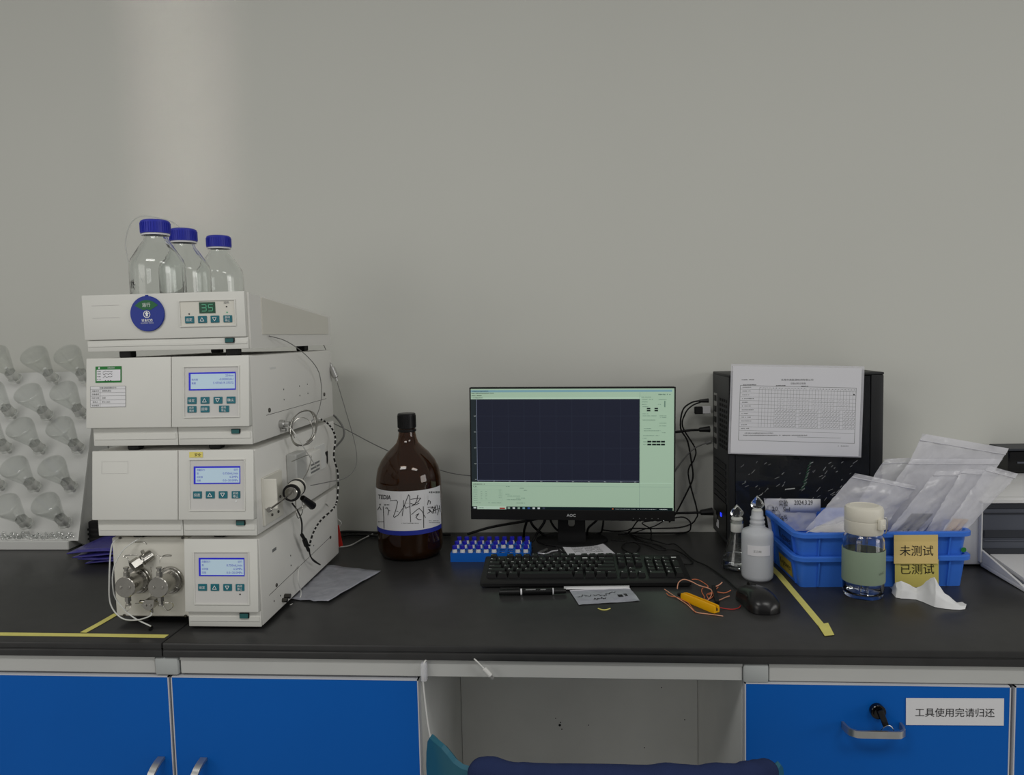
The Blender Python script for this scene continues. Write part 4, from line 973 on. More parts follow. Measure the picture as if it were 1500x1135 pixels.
# ================================================================ monitor
YM = .575
mo = thing('monitor', 'black desktop monitor showing chromatography software on a pale green screen', 'monitor', (P(838, 797).x, .66, T))
tl, tr_, bl_, br_ = PY(688, 567.5, YM), PY(988.5, 566.5, YM), PY(689.5, 760.5, YM), PY(990, 763, YM)
mx0, mx1 = (tl.x + bl_.x) / 2, (tr_.x + br_.x) / 2; mz0, mz1 = (bl_.z + br_.z) / 2, (tl.z + tr_.z) / 2
rm = math.atan2(tl.z - tr_.z, tr_.x - tl.x)
XM = TR((mx0 + mx1) / 2, YM, (mz0 + mz1) / 2) @ RY(rm); mw, mh = (mx1 - mx0) / 2, (mz1 - mz0) / 2
def mu(px): return -mw + (px - 688.8) / (989.3 - 688.8) * 2 * mw
def mv(py): return mh - (py - 567) / (761.8 - 567) * 2 * mh
sb = mv(746.5)
m = MB(); m.rbox(-mw, mw, .0, .018, -mh, mh, .002, 2, XM)
m.rbox(-mw * .55, mw * .55, .017, .042, -mh * .8, mh * .75, .008, 2, XM); m.build('housing', 'black_matte', mo, world=True)
m = MB(); bz = .0035
m.rbox(-mw, mw, -.0016, .001, mh - bz, mh, .0006, 1, XM).rbox(-mw, -mw + bz, -.0016, .001, sb, mh - bz, .0006, 1, XM).rbox(mw - bz, mw, -.0016, .001, sb, mh - bz, .0006, 1, XM).rbox(-mw, mw, -.0022, .001, -mh, sb, .001, 1, XM)
bzl = m.build('bezel', 'black_plastic', mo, world=True)
scr = MB().box(-mw + bz, mw - bz, -.0006, .0005, sb, mh - bz, XM).build('screen', 'screen_green', mo, world=True, smooth=0, label='lit screen with a dark chromatogram plot')
q = Pr(flat(-.0007, eps=.0001, X=XM)); qd = lambda x0, y0, x1, y1, c, k=0: q.quad(mu(x0), mv(y1), mu(x1), mv(y0), c, k)
qd(691, 571, 984, 574, 'screen_blue'); qd(691, 582, 940, 583.6, 'screen_pale')
qd(690.7, 584.3, 938, 706, 'screen_dark', 1); qd(690.7, 584.3, 699, 706, 'screen_dark2', 2)
qd(699, 584.5, 699.6, 704, 'screen_line', 3); qd(699, 703.2, 937, 703.8, 'screen_line', 3)
for i in range(1, 10): qd(699 + 23.4 * i, 585, 699.25 + 23.4 * i, 703, 'screen_grid', 3)
for i in range(5): qd(699, 608.5 + 23.3 * i, 937, 608.75 + 23.3 * i, 'screen_grid', 3)
for i, s in enumerate(('80.0', '60.0', '40.0', '20.0', '0.0')): q.text(s, mu(698), mv(608.7 + 23.4 * i), .0022, 'screen_text', 'r', 4)
for i in range(11): q.text(str(i * 5) + '.0' if i else '0', mu(700.5 + 23.4 * i - (3 if i == 10 else 0)), mv(704.7), .0020, 'screen_text', 'c', 4)
for i, (x0, x1, y) in enumerate(((693, 717, 572.5), (692, 725, 575.5), (692, 707, 579), (692, 709, 582.3), (693, 710, 709.3), (693, 698, 712.5))): q.dashes(mu(x0), mu(x1), mv(y), .0016, 'screen_ink', 2, i)
qd(937.5, 574.5, 938.2, 746, 'screen_shade', 1); qd(691, 706.2, 984, 707, 'screen_pale', 1); qd(691, 711.5, 984, 711.9, 'screen_shade', 1)
q.dashes(mu(964.5), mu(982), mv(577.7), .0030, 'screen_ink2', 2, 20)
for i, (x0, x1, y) in enumerate(((940, 954, 581.5), (941, 949, 585), (951, 957, 585), (941, 949, 588.5), (965, 976, 585), (941, 948, 592), (964, 968, 592), (942, 950, 595.3), (942, 950, 605.5), (942, 962, 608.5), (966, 976, 608.5), (942, 960, 614.5), (966, 976, 611), (966, 976, 619), (966, 976, 623), (944, 956, 627), (944, 968, 630), (970, 975, 632.7), (943, 966, 637), (942, 948, 641), (943, 948, 646), (943, 948, 650))): q.dashes(mu(x0), mu(x1), mv(y), .0015, 'screen_ink2', 2, 30 + i)
for y in (598, 601):
    for x in (948, 959): qd(x, y - 1, x + 5, y + 1, 'screen_ink', 2)
for y in (645.8, 650):
    for x in (949, 955.8, 962, 968.6): qd(x, y - 1.2, x + 5.6, y + 1.2, 'screen_ink', 2)
qd(973, 587, 974.4, 596, 'screen_ink2', 2)
for i in range(7): q.dashes(mu(693.5), mu(699), mv(715 + 3.1 * i), .0013, 'screen_ink2', 2, 60 + i)
for i in range(5):
    for x in (704, 711): q.dashes(mu(x), mu(x + 2.2), mv(720 + 2.8 * i), .0012, 'screen_ink2', 2, 70 + i)
    q.dashes(mu(731), mu(735), mv(718 + 2.8 * i), .0012, 'screen_ink2', 2, 75 + i)
q.frame(mu(693), mv(734), mu(736), mv(717), .0003, 'screen_shade', 1)
for i, (x0, x1, y) in enumerate(((742, 748, 712.5), (762, 768, 715), (768, 773, 718), (741, 747, 724), (744, 763, 726.5), (757, 770, 729.5), (743, 764, 732), (693, 704, 737), (715, 736, 737), (757, 770, 737))): q.dashes(mu(x0), mu(x1), mv(y), .0015, 'screen_ink2', 2, 90 + i)
qd(690.7, 742.2, 986, 746.5, 'screen_bar', 2); qd(698.5, 742, 742, 746.5, 'screen_pale', 3); qd(732, 744, 740, 745.8, 'red_tag', 4); qd(693, 743.2, 697, 745.4, 'screen_text', 4)
q.dashes(mu(701), mu(709), mv(744.5), .0016, 'screen_ink2', 4, 120)
for i, c in enumerate(('screen_shade', 'screen_text', 'screen_shade', 'screen_blue', 'screen_blue2', 'screen_text', 'screen_text', 'screen_grid')): qd(744 + 7.4 * i, 743.2, 747.5 + 7.4 * i, 745.6, c, 4)
qd(898, 743.4, 900, 745.4, 'wire_orange', 4); q.dashes(mu(903), mu(962), mv(744.6), .0016, 'screen_text', 4, 121, .9); q.dashes(mu(967), mu(978), mv(744.6), .0022, 'screen_text', 4, 122)
q.build('screen_image', scr, world=True)
q = Pr(flat(-.0022, X=XM)); q.text('AOC', mu(838), mv(754.5), .0072, 'logo_silver', bold=True, width=.0225); q.build('logo', bzl, world=True)
for x in (929, 938, 947, 956, 965):
    MB().rbox(mu(x) - .004, mu(x) + .004, -.0012, .004, -mh - .0012, -mh + .0005, .0004, 1, XM).build('menu_button', 'black_plastic', mo, world=True)
q = Pr(flat(-.0022, X=XM))
for x in (929, 938, 947, 956, 965): q.quad(mu(x) - .0012, mv(758.4), mu(x) + .0012, mv(757.6), 'grey_ink')
q.disc(mu(973), mv(761), .0010, 'screen_text'); q.build('button_icons', bzl, world=True)
# stand: column with an arched opening, oval foot
cx0, cx1 = PY(817, 780, .63).x, PY(858, 780, .63).x; cz1 = mz0 + .02; cm = (cx0 + cx1) / 2; w = (cx1 - cx0) / 2
poly = [(-w, .006), (w, .006), (w * .94, .13), (-w * .94, .13)]
ah = PY(834, 772, .63).z - T; hw2 = .0085; ctr = PY(837, 760, .63).x - cm
arch = [(ctr - hw2, .13), (ctr - hw2, ah + .006), (ctr - hw2 * .8, ah + .002), (ctr - hw2 * .4, ah), (ctr + hw2 * .4, ah), (ctr + hw2 * .8, ah + .002), (ctr + hw2, ah + .006), (ctr + hw2, .13)]
MB().prism([(-w, .006), (w, .006), (w * .94, .13)] + arch[::-1] + [(-w * .94, .13)], .625, .640, TR(cm, 0, T)).build('stand_column', 'black_matte', mo, world=True)
MB().rbox(cm - w * .94, cm + w * .94, .60, .640, T + .1301, T + .19, .004, 2).build('stand_neck', 'black_matte', mo, world=True)
ft = MB(); ft.lathe([(0, 0), (.092, 0), (.094, .002), (.093, .005), (.088, .0065), (0, .007)], 48, TR(cm, .664, T) @ Matrix.Diagonal((1.0, .72, 1, 1))); ft.build('stand_foot', 'black_matte', mo, world=True)

# ================================================================ keyboard
ka, kb = P(703, 862), P(1008, 860.5)
KW = .452; KD = .148; krz = math.atan2(kb.y - ka.y, kb.x - ka.x)
kbd = thing('keyboard', 'full-size black computer keyboard lying in front of the monitor', 'keyboard', ka, krz)
def ktop(y): return .0125 + (.0275 - .0125) * (y / KD)
m = MB(); N = 10
def krow(y, z): return [(x, y, z) for x in (0, KW)]
bm = bmesh.new()
prof = [(0, .004), (0, .0105), (.004, .0135), (.020, .0150), (KD - .006, ktop(KD)), (KD, ktop(KD) - .004), (KD, .004)]
vsL = [bm.verts.new((0, a, b)) for a, b in prof]; vsR = [bm.verts.new((KW, a, b)) for a, b in prof]; n = len(prof)
bm.faces.new(vsL[::-1]); bm.faces.new(vsR)
for i in range(n): bm.faces.new([vsL[i], vsL[(i + 1) % n], vsR[(i + 1) % n], vsR[i]])
ed = [e for e in bm.edges if abs(e.verts[0].co.x - e.verts[1].co.x) < 1e-6 and (abs(e.verts[0].co.z - e.verts[1].co.z) > 1e-4 or True)]
bmesh.ops.bevel(bm, geom=ed, offset=.005, segments=2, profile=.5, affect='EDGES')
m.frombm(bm); m.build('body', 'black_plastic', kbd)
for x in (.02, KW - .04):
    MB().rbox(x, x + .02, .01, .02, 0, .0045, .001, 1).build('foot', 'black_rubber', kbd); MB().rbox(x, x + .02, KD - .03, KD - .018, 0, .0045, .001, 1).build('foot', 'black_rubber', kbd)
U = .01905; KX = .0115
ry = [.0235 + U * i * .98 for i in range(5)] + [.0235 + U * .98 * 5.28]
rows = {5: [(0, 1, 'Esc')] + [(2 + i, 1, 'F%d' % (i + 1)) for i in range(4)] + [(6.5 + i, 1, 'F%d' % (i + 5)) for i in range(4)] + [(11 + i, 1, 'F%d' % (i + 9)) for i in range(4)] + [(15.25 + i, 1, s) for i, s in enumerate(('PrtSc', 'ScrLk', 'Pause'))],
        4: [(i, 1, s) for i, s in enumerate('`1234567890-=')] + [(13, 2, 'Backspace')] + [(15.25 + i, 1, s) for i, s in enumerate(('Ins', 'Home', 'PgUp'))] + [(18.5 + i, 1, s) for i, s in enumerate(('Num', '/', '*', '-'))],
        3: [(0, 1.5, 'Tab')] + [(1.5 + i, 1, s) for i, s in enumerate('QWERTYUIOP[]')] + [(13.5, 1.5, '\\')] + [(15.25 + i, 1, s) for i, s in enumerate(('Del', 'End', 'PgDn'))] + [(18.5 + i, 1, s) for i, s in enumerate('789')] + [(21.5, -1, '+')],
        2: [(0, 1.75, 'Caps Lock')] + [(1.75 + i, 1, s) for i, s in enumerate("ASDFGHJKL;'")] + [(12.75, 2.25, 'Enter')] + [(18.5 + i, 1, s) for i, s in enumerate('456')],
        1: [(0, 2.25, 'Shift')] + [(2.25 + i, 1, s) for i, s in enumerate('ZXCVBNM,./')] + [(12.25, 2.75, 'Shift')] + [(16.25, 1, '^')] + [(18.5 + i, 1, s) for i, s in enumerate('123')] + [(21.5, -1, 'Enter')],
        0: [(0, 1.25, 'Ctrl'), (1.25, 1.25, 'Win'), (2.5, 1.25, 'Alt'), (3.75, 6.25, ''), (10, 1.25, 'Alt'), (11.25, 1.25, 'Win'), (12.5, 1.25, 'Menu'), (13.75, 1.25, 'Ctrl')] + [(15.25 + i, 1, s) for i, s in enumerate('<v>')] + [(18.5, 2, '0'), (20.5, 1, '.')]}
slope = (ktop(KD) - ktop(0)) / KD; KS = {}
leg = Pr(lambda u, v, k=0: Vector((u, v, ktop(v) + .0090)))
for r, ks in rows.items():
    for (x, wd, s) in ks:
        tall = wd < 0; wd_ = abs(wd); y = ry[r] - (U * .98 if tall else 0); L = U * .98 * (2 if tall else 1) - .0014; Wk = U * wd_ - .0014
        key = (round(wd_, 2), tall, r == 5)
        if key not in KS:
            mm = MB(); ins = .0026; h = .0085
            mm.hexa([(0, 0, 0), (Wk, 0, 0), (Wk, L, slope * L), (0, L, slope * L)], [(ins, .0016, h + slope * .0016), (Wk - ins, .0016, h + slope * .0016), (Wk - ins, L - .0036, h + slope * L * .8), (ins, L - .0036, h + slope * L * .8)])
            o = mm.build('key', 'key_black', kbd, smooth=0); KS[key] = o
        else:
            o = KS[key].copy(); COL.objects.link(o)
        o.location = (KX + x * U + .0007, y, ktop(y) + .0002)
        if s:
            hh = .0042 if len(s) == 1 else .0024
            leg.text(s, KX + x * U + .0042, y + L - .0072, hh, 'key_ink', 'l')
leg.build('key_legends', kbd, label='white key lettering')
q = Pr(lambda u, v, k=0: Vector((u, v, ktop(v) + .0004 + k * .0002)))
for i in range(3): q.quad(KX + (18.8 + i * 1.2) * U, ry[5] + .004, KX + (18.9 + i * 1.2) * U, ry[5] + .006, 'key_ink')
q.quad(KX + 18.5 * U, ry[5] + .013, KX + 22.4 * U, ry[5] + .0145, 'grey_ink'); q.build('indicator_strip', kbd)

# ================================================================ badge, marker, zip bag, snippet
bd_ = thing('name_badge', 'white printed card in a clear badge holder with a metal clip', 'badge', P(855, 805))
def onT(pts, z): return [P(x, y, z) for x, y in pts]
def slab(pts, th): 
    m = MB(); n = len(pts); m.add(pts + [p + Vector((0, 0, th)) for p in pts], [tuple(range(n))[::-1], tuple(range(n, 2 * n))] + [(i, (i + 1) % n, n + (i + 1) % n, n + i) for i in range(n)]); return m
slab(onT([(812, 799), (884, 796), (901, 811), (827, 813.5)], T + .0004), .0008).build('holder', 'film', bd_, world=True, smooth=0)
ck = onT([(823, 799.5), (883, 796.5), (899.5, 809.8), (832, 813)], T + .0014)
slab(ck, .0006).build('card', 'paper_white', bd_, world=True, smooth=0)
def bil(c, eps):
    def fn(u, v, k=0): return c[3].lerp(c[2], u).lerp(c[0].lerp(c[1], u), v) + Vector((0, 0, eps + k * .0002))
    return fn
q = Pr(bil(ck, .0008))
for i in range(6): q.dashes(.18 + .09 * 0, .82, .2 + i * .115, .05, 'grey_ink', 0, 200 + i, .15)
q.build('card_print', bd_, world=True)
q = Pr(bil(onT([(812, 799), (823, 799.5), (832, 813), (827, 813.5)], T + .0013), .0006)); q.quad(0, 0, 1, 1, 'black_ink'); q.dashes(.2, .9, .5, .3, 'grey_ink', 1, 3); q.build('holder_stripe', bd_, world=True)
e0, e1 = P(788.5, 810, T + .003), P(801, 804.5, T + .003)
MB().cyl(e0, e1, .0035, n=8).build('clip', 'brushed_steel', bd_, world=True)
MB().tube([e0, P(800, 811, T + .003), P(808, 807.5, T + .003), P(817, 806, T + .002)], .0018, 6, 4).build('strap', 'film_thick', bd_, world=True)

mk = thing('marker_pen', 'black double-tipped marker pen with white bands in front of the keyboard', 'pen', P(780, 867))
p0, p1 = P(731, 867.5, T + .007), P(829, 865.5, T + .007); d = (p1 - p0); L = d.length; d.normalize()
def seg(t0, t1, r0, r1, mat, name, n=20): MB().cyl(p0 + d * (L * t0), p0 + d * (L * t1), r0, r1, n=n, bev=.0005).build(name, mat, mk, world=True)
seg(0, .32, .0062, .0066, 'black_plastic', 'cap'); seg(.32, .345, .0068, .0068, 'paper_white', 'band'); seg(.345, .80, .0066, .0066, 'black_gloss', 'barrel'); seg(.80, .815, .0068, .0068, 'paper_white', 'band'); seg(.815, 1.0, .0058, .0048, 'black_plastic', 'tip_cap')
cl0 = p0 + d * (L * .02) + Vector((0, 0, .0085)); MB().cyl(cl0, p0 + d * (L * .30) + Vector((0, 0, .0078)), .0014, n=8).build('pocket_clip', 'black_plastic', mk, world=True)
def fnm(u, v, k=0):
    a = math.pi / 2 + .9 + v; side = Vector((-d.y, d.x, 0)); return p0 + d * (L * u) + side * (-.0069 * math.cos(a - math.pi / 2 - 1.2) * 1) * 0 + Vector((0, -math.sin(1.0 - v) * .0069, math.cos(1.0 - v) * .0069))
q = Pr(fnm); q.dashes(.38, .76, .15, .03, 'grey_ink', 0, 11); q.quad(.40, .25, .55, .65, 'grey_ink'); q.quad(.62, .2, .70, .55, 'grey_ink'); q.dashes(.56, .78, .5, .03, 'grey_ink', 0, 12); q.build('barrel_print', mk, world=True)

def bag(name, label, c, th, amp, mat, seed=0, nu=18, nv=18, group=None, zipb=True, cat='plastic bag', contents=None, freq=26, parent=None, zip_at=.93, zmat='film_thick'):
    """closed two-layer film bag; c = 4 corners (bottom-left, bottom-right, top-right, top-left) in space"""
    c = [Vector(p) for p in c]; nrm = (c[1] - c[0]).cross(c[3] - c[0]).normalized()
    t = thing(name, label, cat, (c[0] + c[1] + c[2] + c[3]) / 4, 0, group)
    def pt(u, v, s):
        p = c[0].lerp(c[1], u).lerp(c[3].lerp(c[2], u), v); e = (math.sin(math.pi * u) * math.sin(math.pi * v)) ** .5 if 0 < u < 1 and 0 < v < 1 else 0
        w = mnoise.noise(Vector((u * 5 + seed, v * 5, .7))) + .5 * mnoise.noise(Vector((u * 13 + seed, v * 3 - u * 6, 1)))
        rg = abs(mnoise.noise(Vector((u * 9 + seed * 2, v * 9, 4)))) - .25
        return p + nrm * (s * th / 2 * e + amp * 1.4 * (w * .5 + rg) )
    m = MB(); m.grid(lambda u, v: pt(u, v, 1), nu, nv); m.grid(lambda u, v: pt(u, v, -1), nu, nv)
    m.build('film', mat, t, world=True, smooth=80)
    if zipb:
        for zv in (zip_at,):
            m = MB(); m.tube([pt(u / 12, zv, 1) + nrm * .0006 for u in range(13)], .0012, 5, 0); m.build('zip_strip', zmat, t, world=True, smooth=60)
    if contents:
        u0, v0, u1, v1, cm_ = contents; m = MB(); m.grid(lambda a, b: pt(u0 + (u1 - u0) * a, v0 + (v1 - v0) * b, 0), 10, 10); o = m.build('contents', cm_, t, world=True, smooth=80); md = o.modifiers.new('thick', 'SOLIDIFY'); md.thickness = .0012
    return t, pt, nrm
sbg, spt, snr = bag('zip_bag', 'small flat zip bag with handwriting lying in front of the keyboard', [P(848, 885.5, T + .002), P(938, 879.5, T + .002), P(922, 861, T + .004), P(834, 864, T + .004)], .003, .0012, 'film_grey', 3, 16, 10)
q = Pr(lambda u, v, k=0: spt(u, v, 1) + snr * (.0008 + k * .0002)); rnh = random.Random(4)
for (ua, ub, va, vb, nn) in ((.06, .50, .52, .46, 30), (.52, .72, .50, .68, 12), (.28, .48, .27, .26, 14)): q.line([(ua + (ub - ua) * i / nn, va + (vb - va) * i / nn + rnh.uniform(-.07, .07)) for i in range(nn + 1)], .012, 'black_ink')
q.quad(.70, .30, .78, .46, 'black_ink'); q.quad(.81, .34, .86, .5, 'black_ink'); q.build('handwriting', sbg, world=True)
m = MB(); m.grid(lambda u, v: P(826 + 96 * u, 863.5 - 4.5 * v - 1.2 * u, T + .004 + .002 * v), 12, 2); o = m.build('fold_strip', 'paper_label', sbg, world=True); o.modifiers.new('thick', 'SOLIDIFY').thickness = .0008
tag(MB().tube([P(876, 891, T + .0015), P(882, 893, T + .001), P(888, 893, T + .001), P(894, 891, T + .0016)], .0011, 6, 4).build('wire_snippet', 'tape_yellow', None, smooth=60), 'short yellow wire snippet lying on the worktop', 'wire')

# ================================================================ wires, yellow cutter, mouse
ct = thing('wire_stripper', 'yellow plastic cutter lying among the thin wires', 'cutter', P(1025, 884))
p0, p1 = P(1000, 871.5, T + .008), P(1050, 892, T + .008); d = (p1 - p0).normalized(); L = (p1 - p0).length; sd_ = Vector((-d.y, d.x, 0)); upv = Vector((0, 0, 1))
Xc = Matrix((d, sd_, upv)).transposed().to_4x4(); Xc.translation = p0
sec = [(-.0075, -.0078), (.0075, -.0078), (.0085, -.001), (.0065, .0065), (.0025, .0068), (.0018, .001), (-.0018, .001), (-.0025, .0068), (-.0065, .0065), (-.0085, -.001)]
m = MB(); n = len(sec)
vs = [(x_, a * k_, b * k_) for x_, k_ in ((0, .7), (.006, .95), (.012, 1), (L - .006, 1), (L, .92)) for a, b in sec]
m.add(vs, [tuple(range(n))[::-1], tuple(range(4 * n, 5 * n))] + [(j * n + i, j * n + (i + 1) % n, (j + 1) * n + (i + 1) % n, (j + 1) * n + i) for j in range(4) for i in range(n)], 0, Xc)
m.build('handle', 'cutter_yellow', ct, world=True)
MB().box(L * .5, L + .001, -.0016, .0016, -.003, .0012, Xc).build('blade', 'steel_dark', ct, world=True)
MB().cyl(p0 - d * .012 + Vector((0, 0, -.002)), p0 + d * .002, .0035, .005, n=10).build('nose', 'black_plastic', ct, world=True)
def Q(x, y, h=.002): return P(960 + x / 7.5, 820 + y / 7.5, T + h)
def wire(label, pts, mat, r=.0011): return tag(MB().tube([Q(*p) for p in pts], r, 6, 6).build('wire', mat, None, smooth=60), label, 'wire')
wire('pink wire arching over from the black tape to the yellow cutter', [(240, 320, .006), (255, 250, .016), (310, 215, .02), (390, 235, .016), (480, 280, .010), (580, 310, .006), (620, 340, .004), (610, 400, .003), (570, 450, .002)], 'wire_pink')
wire('orange wire looping beside the yellow cutter', [(400, 215, .010), (460, 215, .01), (530, 250, .01), (580, 295, .008), (520, 310, .004), (510, 350, .002), (535, 400, .002), (540, 430, .002), (580, 445, .002)], 'wire_orange', .0009)
wire('zigzag orange wire end lying against the black tape', [(690, 300, .004), (610, 372, .003), (565, 380, .003), (590, 430, .002), (640, 390, .003), (620, 360, .004), (575, 372, .005)], 'wire_orange', .0009)
wire('short pale wire tip sticking up from the black tape', [(640, 300, .004), (690, 280, .007), (720, 260, .009), (735, 243, .012)], 'wire_pink')
wire('orange wire end pointing at the mouse', [(665, 350, .003), (740, 362, .003), (790, 355, .003), (828, 333, .005)], 'wire_orange')
wire('pink wire end under the mouse side', [(660, 455, .002), (720, 435, .003), (770, 412, .004), (815, 397, .005)], 'wire_pink')
wire('red wire curving from the yellow cutter to the mouse', [(705, 522, .004), (770, 535, .002), (850, 542, .002), (920, 525, .002), (935, 500, .002)], 'wire_red', .0009)
wire('long pale wire crossing under the yellow cutter', [(100, 322, .004), (170, 370, .003), (260, 430, .002), (350, 490, .002), (440, 570, .0015), (560, 592, .0015), (660, 605, .0015), (745, 618, .0015)], 'wire_pink', .0009)
wire('thin orange wire lying along the yellow cutter', [(120, 365, .003), (160, 395, .002), (240, 412, .003), (300, 440, .002), (360, 470, .002), (400, 525, .002), (440, 575, .0025)], 'wire_orange', .0008)
tp = MB(); a, b = Q(640, 290, .004), Q(680, 465, .004); dd = (b - a).normalized(); s2 = Vector((-dd.y, dd.x, 0)) * .004
tp.rhexa([a - s2 - Vector((0, 0, .003)), a + s2 - Vector((0, 0, .003)), b + s2 - Vector((0, 0, .003)), b - s2 - Vector((0, 0, .003))], [a - s2 + Vector((0, 0, .003)), a + s2 + Vector((0, 0, .003)), b + s2 + Vector((0, 0, .003)), b - s2 + Vector((0, 0, .003))], .001, 2)
tag(tp.build('insulating_tape', 'black_rubber', None), 'black tape wrapped around a bundle of thin wires', 'tape')

ms = thing('computer_mouse', 'glossy black computer mouse lying beside the yellow tape strip', 'mouse', (P(1112, 902).x + .010, P(1112, 902).y + .056, T), .2)
def mouse_pt(u, v):
    # u along the length (rear 0 .. front 1), v across 0..1
    y = -.056 + .112 * u; wv = .033 * (1 - .16 * math.sin(math.pi * (u - .1)) ** 2 * (1 if .1 < u < 1 else 0)) * (max(0, 1 - abs(2 * u - 1) ** 4.2)) ** .5
    hh = .0385 * (max(0, 1 - ((u - .42) / (.43 if u < .42 else .62)) ** 2)) ** .5 if u < .42 else .0385 * (1 - .50 * ((u - .42) / .58) ** 1.6)
    if u >= .97: hh *= (1 - u) / .03
    a = (v - .5) * math.pi; x = wv * math.sin(a); z = hh * max(0, math.cos(a)) ** .62
    return Vector((x, y, .0015 + z))
m = MB(); m.grid(lambda u, v: mouse_pt(v, u), 20, 26); m.grid(lambda u, v: Vector((mouse_pt(v, 1 if u > .5 else 0).x, mouse_pt(v, .5).y, .0015)), 1, 26)
m.build('shell', 'black_plastic_gloss', ms, smooth=50)
m = MB(); m.tube([mouse_pt(.55 + .44 * i / 8, .5) + Vector((0, 0, .0002)) for i in range(9)], .0008, 5, 0); m.build('button_gap', 'black_rubber', ms)
w0 = mouse_pt(.78, .5); m = MB(); m.lathe([(0, -.003), (.009, -.003), (.0098, -.001), (.0098, .001), (.009, .003), (0, .003)], 24, TR(w0.x, w0.y, w0.z - .004) @ RY(math.pi / 2)); m.build('scroll_wheel', 'black_rubber', ms)
for sgn, vv in ((-1, .14), (1, .86)):
    m = MB(); m.tube([mouse_pt(.35 + .35 * i / 6, vv) for i in range(7)], .0022, 6, 0); m.build('side_grip', 'black_rubber', ms)
fx = ms.matrix_basis if False else (Matrix.Translation(ms.location) @ RZ(.2)); fe = fx @ Vector((0, .056, .008))
MB().tube([fe, P(1079, 862, T + .004), P(1062, 847, T + .003), P(1036, 829, T + .003), P(1015, 819, T + .003), P(990, 797.5, T + .003), P(977, 797, T + .003), P(955, 791, T + .003), P(941, 788, T + .003), P(916, 780, T + .003)], .0016, 7, 6).build('cord', 'black_rubber', ms, world=True, smooth=60)

# ================================================================ flask with stopper, squeeze bottle
def stopper_profile(sc=1.0): return [(0, 0), (.0068 * sc, 0), (.0080 * sc, .016 * sc), (.0092 * sc, .018 * sc), (.0055 * sc, .021 * sc), (.0050 * sc, .023 * sc)]
def heart(X, w, h, th, parent, mat='clear_glass'):
    # flat pointed stopper grip: lofted rings around the outline
    prof = [(.25, 0), (.60, .05), (.88, .15), (1, .30), (.97, .42), (.80, .57), (.54, .72), (.30, .86), (.10, .97), (.01, 1.03)]
    m = MB(); vs = []; fs = []; n = 16
    for (r, z) in prof:
        for k in range(n):
            a = 2 * math.pi * k / n; vs.append((r * w * math.cos(a), th * (r ** .6 if r > 0 else 0) * math.sin(a), z * h))
    fs = [(i * n + k, i * n + (k + 1) % n, (i + 1) * n + (k + 1) % n, (i + 1) * n + k) for i in range(len(prof) - 1) for k in range(n)] + [tuple(range(n))[::-1], tuple((len(prof) - 1) * n + k for k in range(n))]
    m.add(vs, fs, 0, X); o = m.build('stopper_grip', mat, parent, smooth=60); return o
fc = P(1080, 838.5); fy = fc.y + .034; fc = Vector((PY(1079.5, 800, fy).x, fy, T))
fk = thing('stoppered_flask', 'clear conical flask with a pointed glass stopper and water, beside the plastic bottle', 'flask', fc)
zf = lambda py: PY(1080, py, fy).z - T
FR = .0345
o_ = [(0, .0015), (FR * .8, 0), (FR - .002, .002), (FR, .008), (FR * .97, .016), (.0145, zf(782)), (.0132, zf(779)), (.0132, zf(766)), (.0150, zf(763.5)), (.0152, zf(761))]
i_ = [(.0125, zf(761)), (.0118, zf(779)), (.0128, zf(783)), (FR * .97 - .0018, .017), (FR - .002, .008), (FR - .004, .0035), (0, .003)]
MB().lathe(o_ + i_, 40).build('glass_body', 'clear_glass', fk, smooth=60)
MB().lathe([(.0133, zf(778)), (.0137, zf(777.5)), (.0137, zf(767)), (.0133, zf(766))], 32).build('ground_joint', 'frost_glass', fk, smooth=60)
wl = zf(812); MB().lathe([(0, .0036), (FR - .0055, .0038), (FR - .0026, .0085), (FR * .97 - .0025, .017), (.0128 + (FR * .97 - .0128) * (zf(783) - wl) / (zf(783) - .017) - .0008, wl), (0, wl)], 40).build('water', 'water', fk, smooth=60)
MB().lathe([(0, zf(777)), (.0100, zf(777)), (.0117, zf(761)), (.0130, zf(760)), (.0125, zf(758)), (.0045, zf(757)), (0, zf(757))], 28).build('stopper_plug', 'frost_glass', fk, smooth=50)
heart(TR(0, 0, zf(757.5)), .0150, zf(739) - zf(757.5), .0075, fk)
sy = P(1109, 854.5); syy = sy.y + .032; sq = Vector((PY(1109.3, 810, syy).x, syy, T))
sz = lambda py: PY(1109, py, syy).z - T; SR = .0335
sb_ = thing('plastic_bottle', 'translucent white plastic bottle with a blank label and a pointed glass stopper', 'bottle', sq)
o_ = [(0, .002), (SR * .75, .0), (SR - .005, .001), (SR - .001, .006), (SR, .012), (SR, sz(785)), (SR * .985, sz(780)), (SR * .9, sz(776)), (SR * .6, sz(773)), (.0165, sz(771)), (.0165, sz(769)), (.0150, sz(768.5)), (.0150, sz(766)), (.0160, sz(765)), (.0160, sz(763)), (.0140, sz(762)), (.0140, sz(760)), (.0150, sz(759)), (.0150, sz(757)), (.0125, sz(756)), (.0120, sz(748))]
i_ = [(.0100, sz(748)), (.0110, sz(770)), (SR * .6, sz(775)), (SR * .88, sz(778)), (SR - .0015, sz(786)), (SR - .0015, .012), (SR - .004, .004), (0, .004)]
MB().lathe(o_ + i_, 44).build('bottle_body', 'plastic_milky', sb_, smooth=60)
MB().lathe([(0, .0045), (SR - .005, .0045), (SR - .0022, .012), (SR - .0022, sz(814)), (0, sz(814))], 40).build('liquid', 'plastic_milky_dark', sb_, smooth=40)
vd = math.atan2(CAM.y - sq.y, CAM.x - sq.x)
MB().lathe([(SR + .0003, sz(808)), (SR + .0007, sz(808)), (SR + .0007, sz(793.5)), (SR + .0003, sz(793.5))], 24, closed=True, a0=vd - .62, a1=vd + .86).build('label', 'paper_white', sb_, smooth=60)
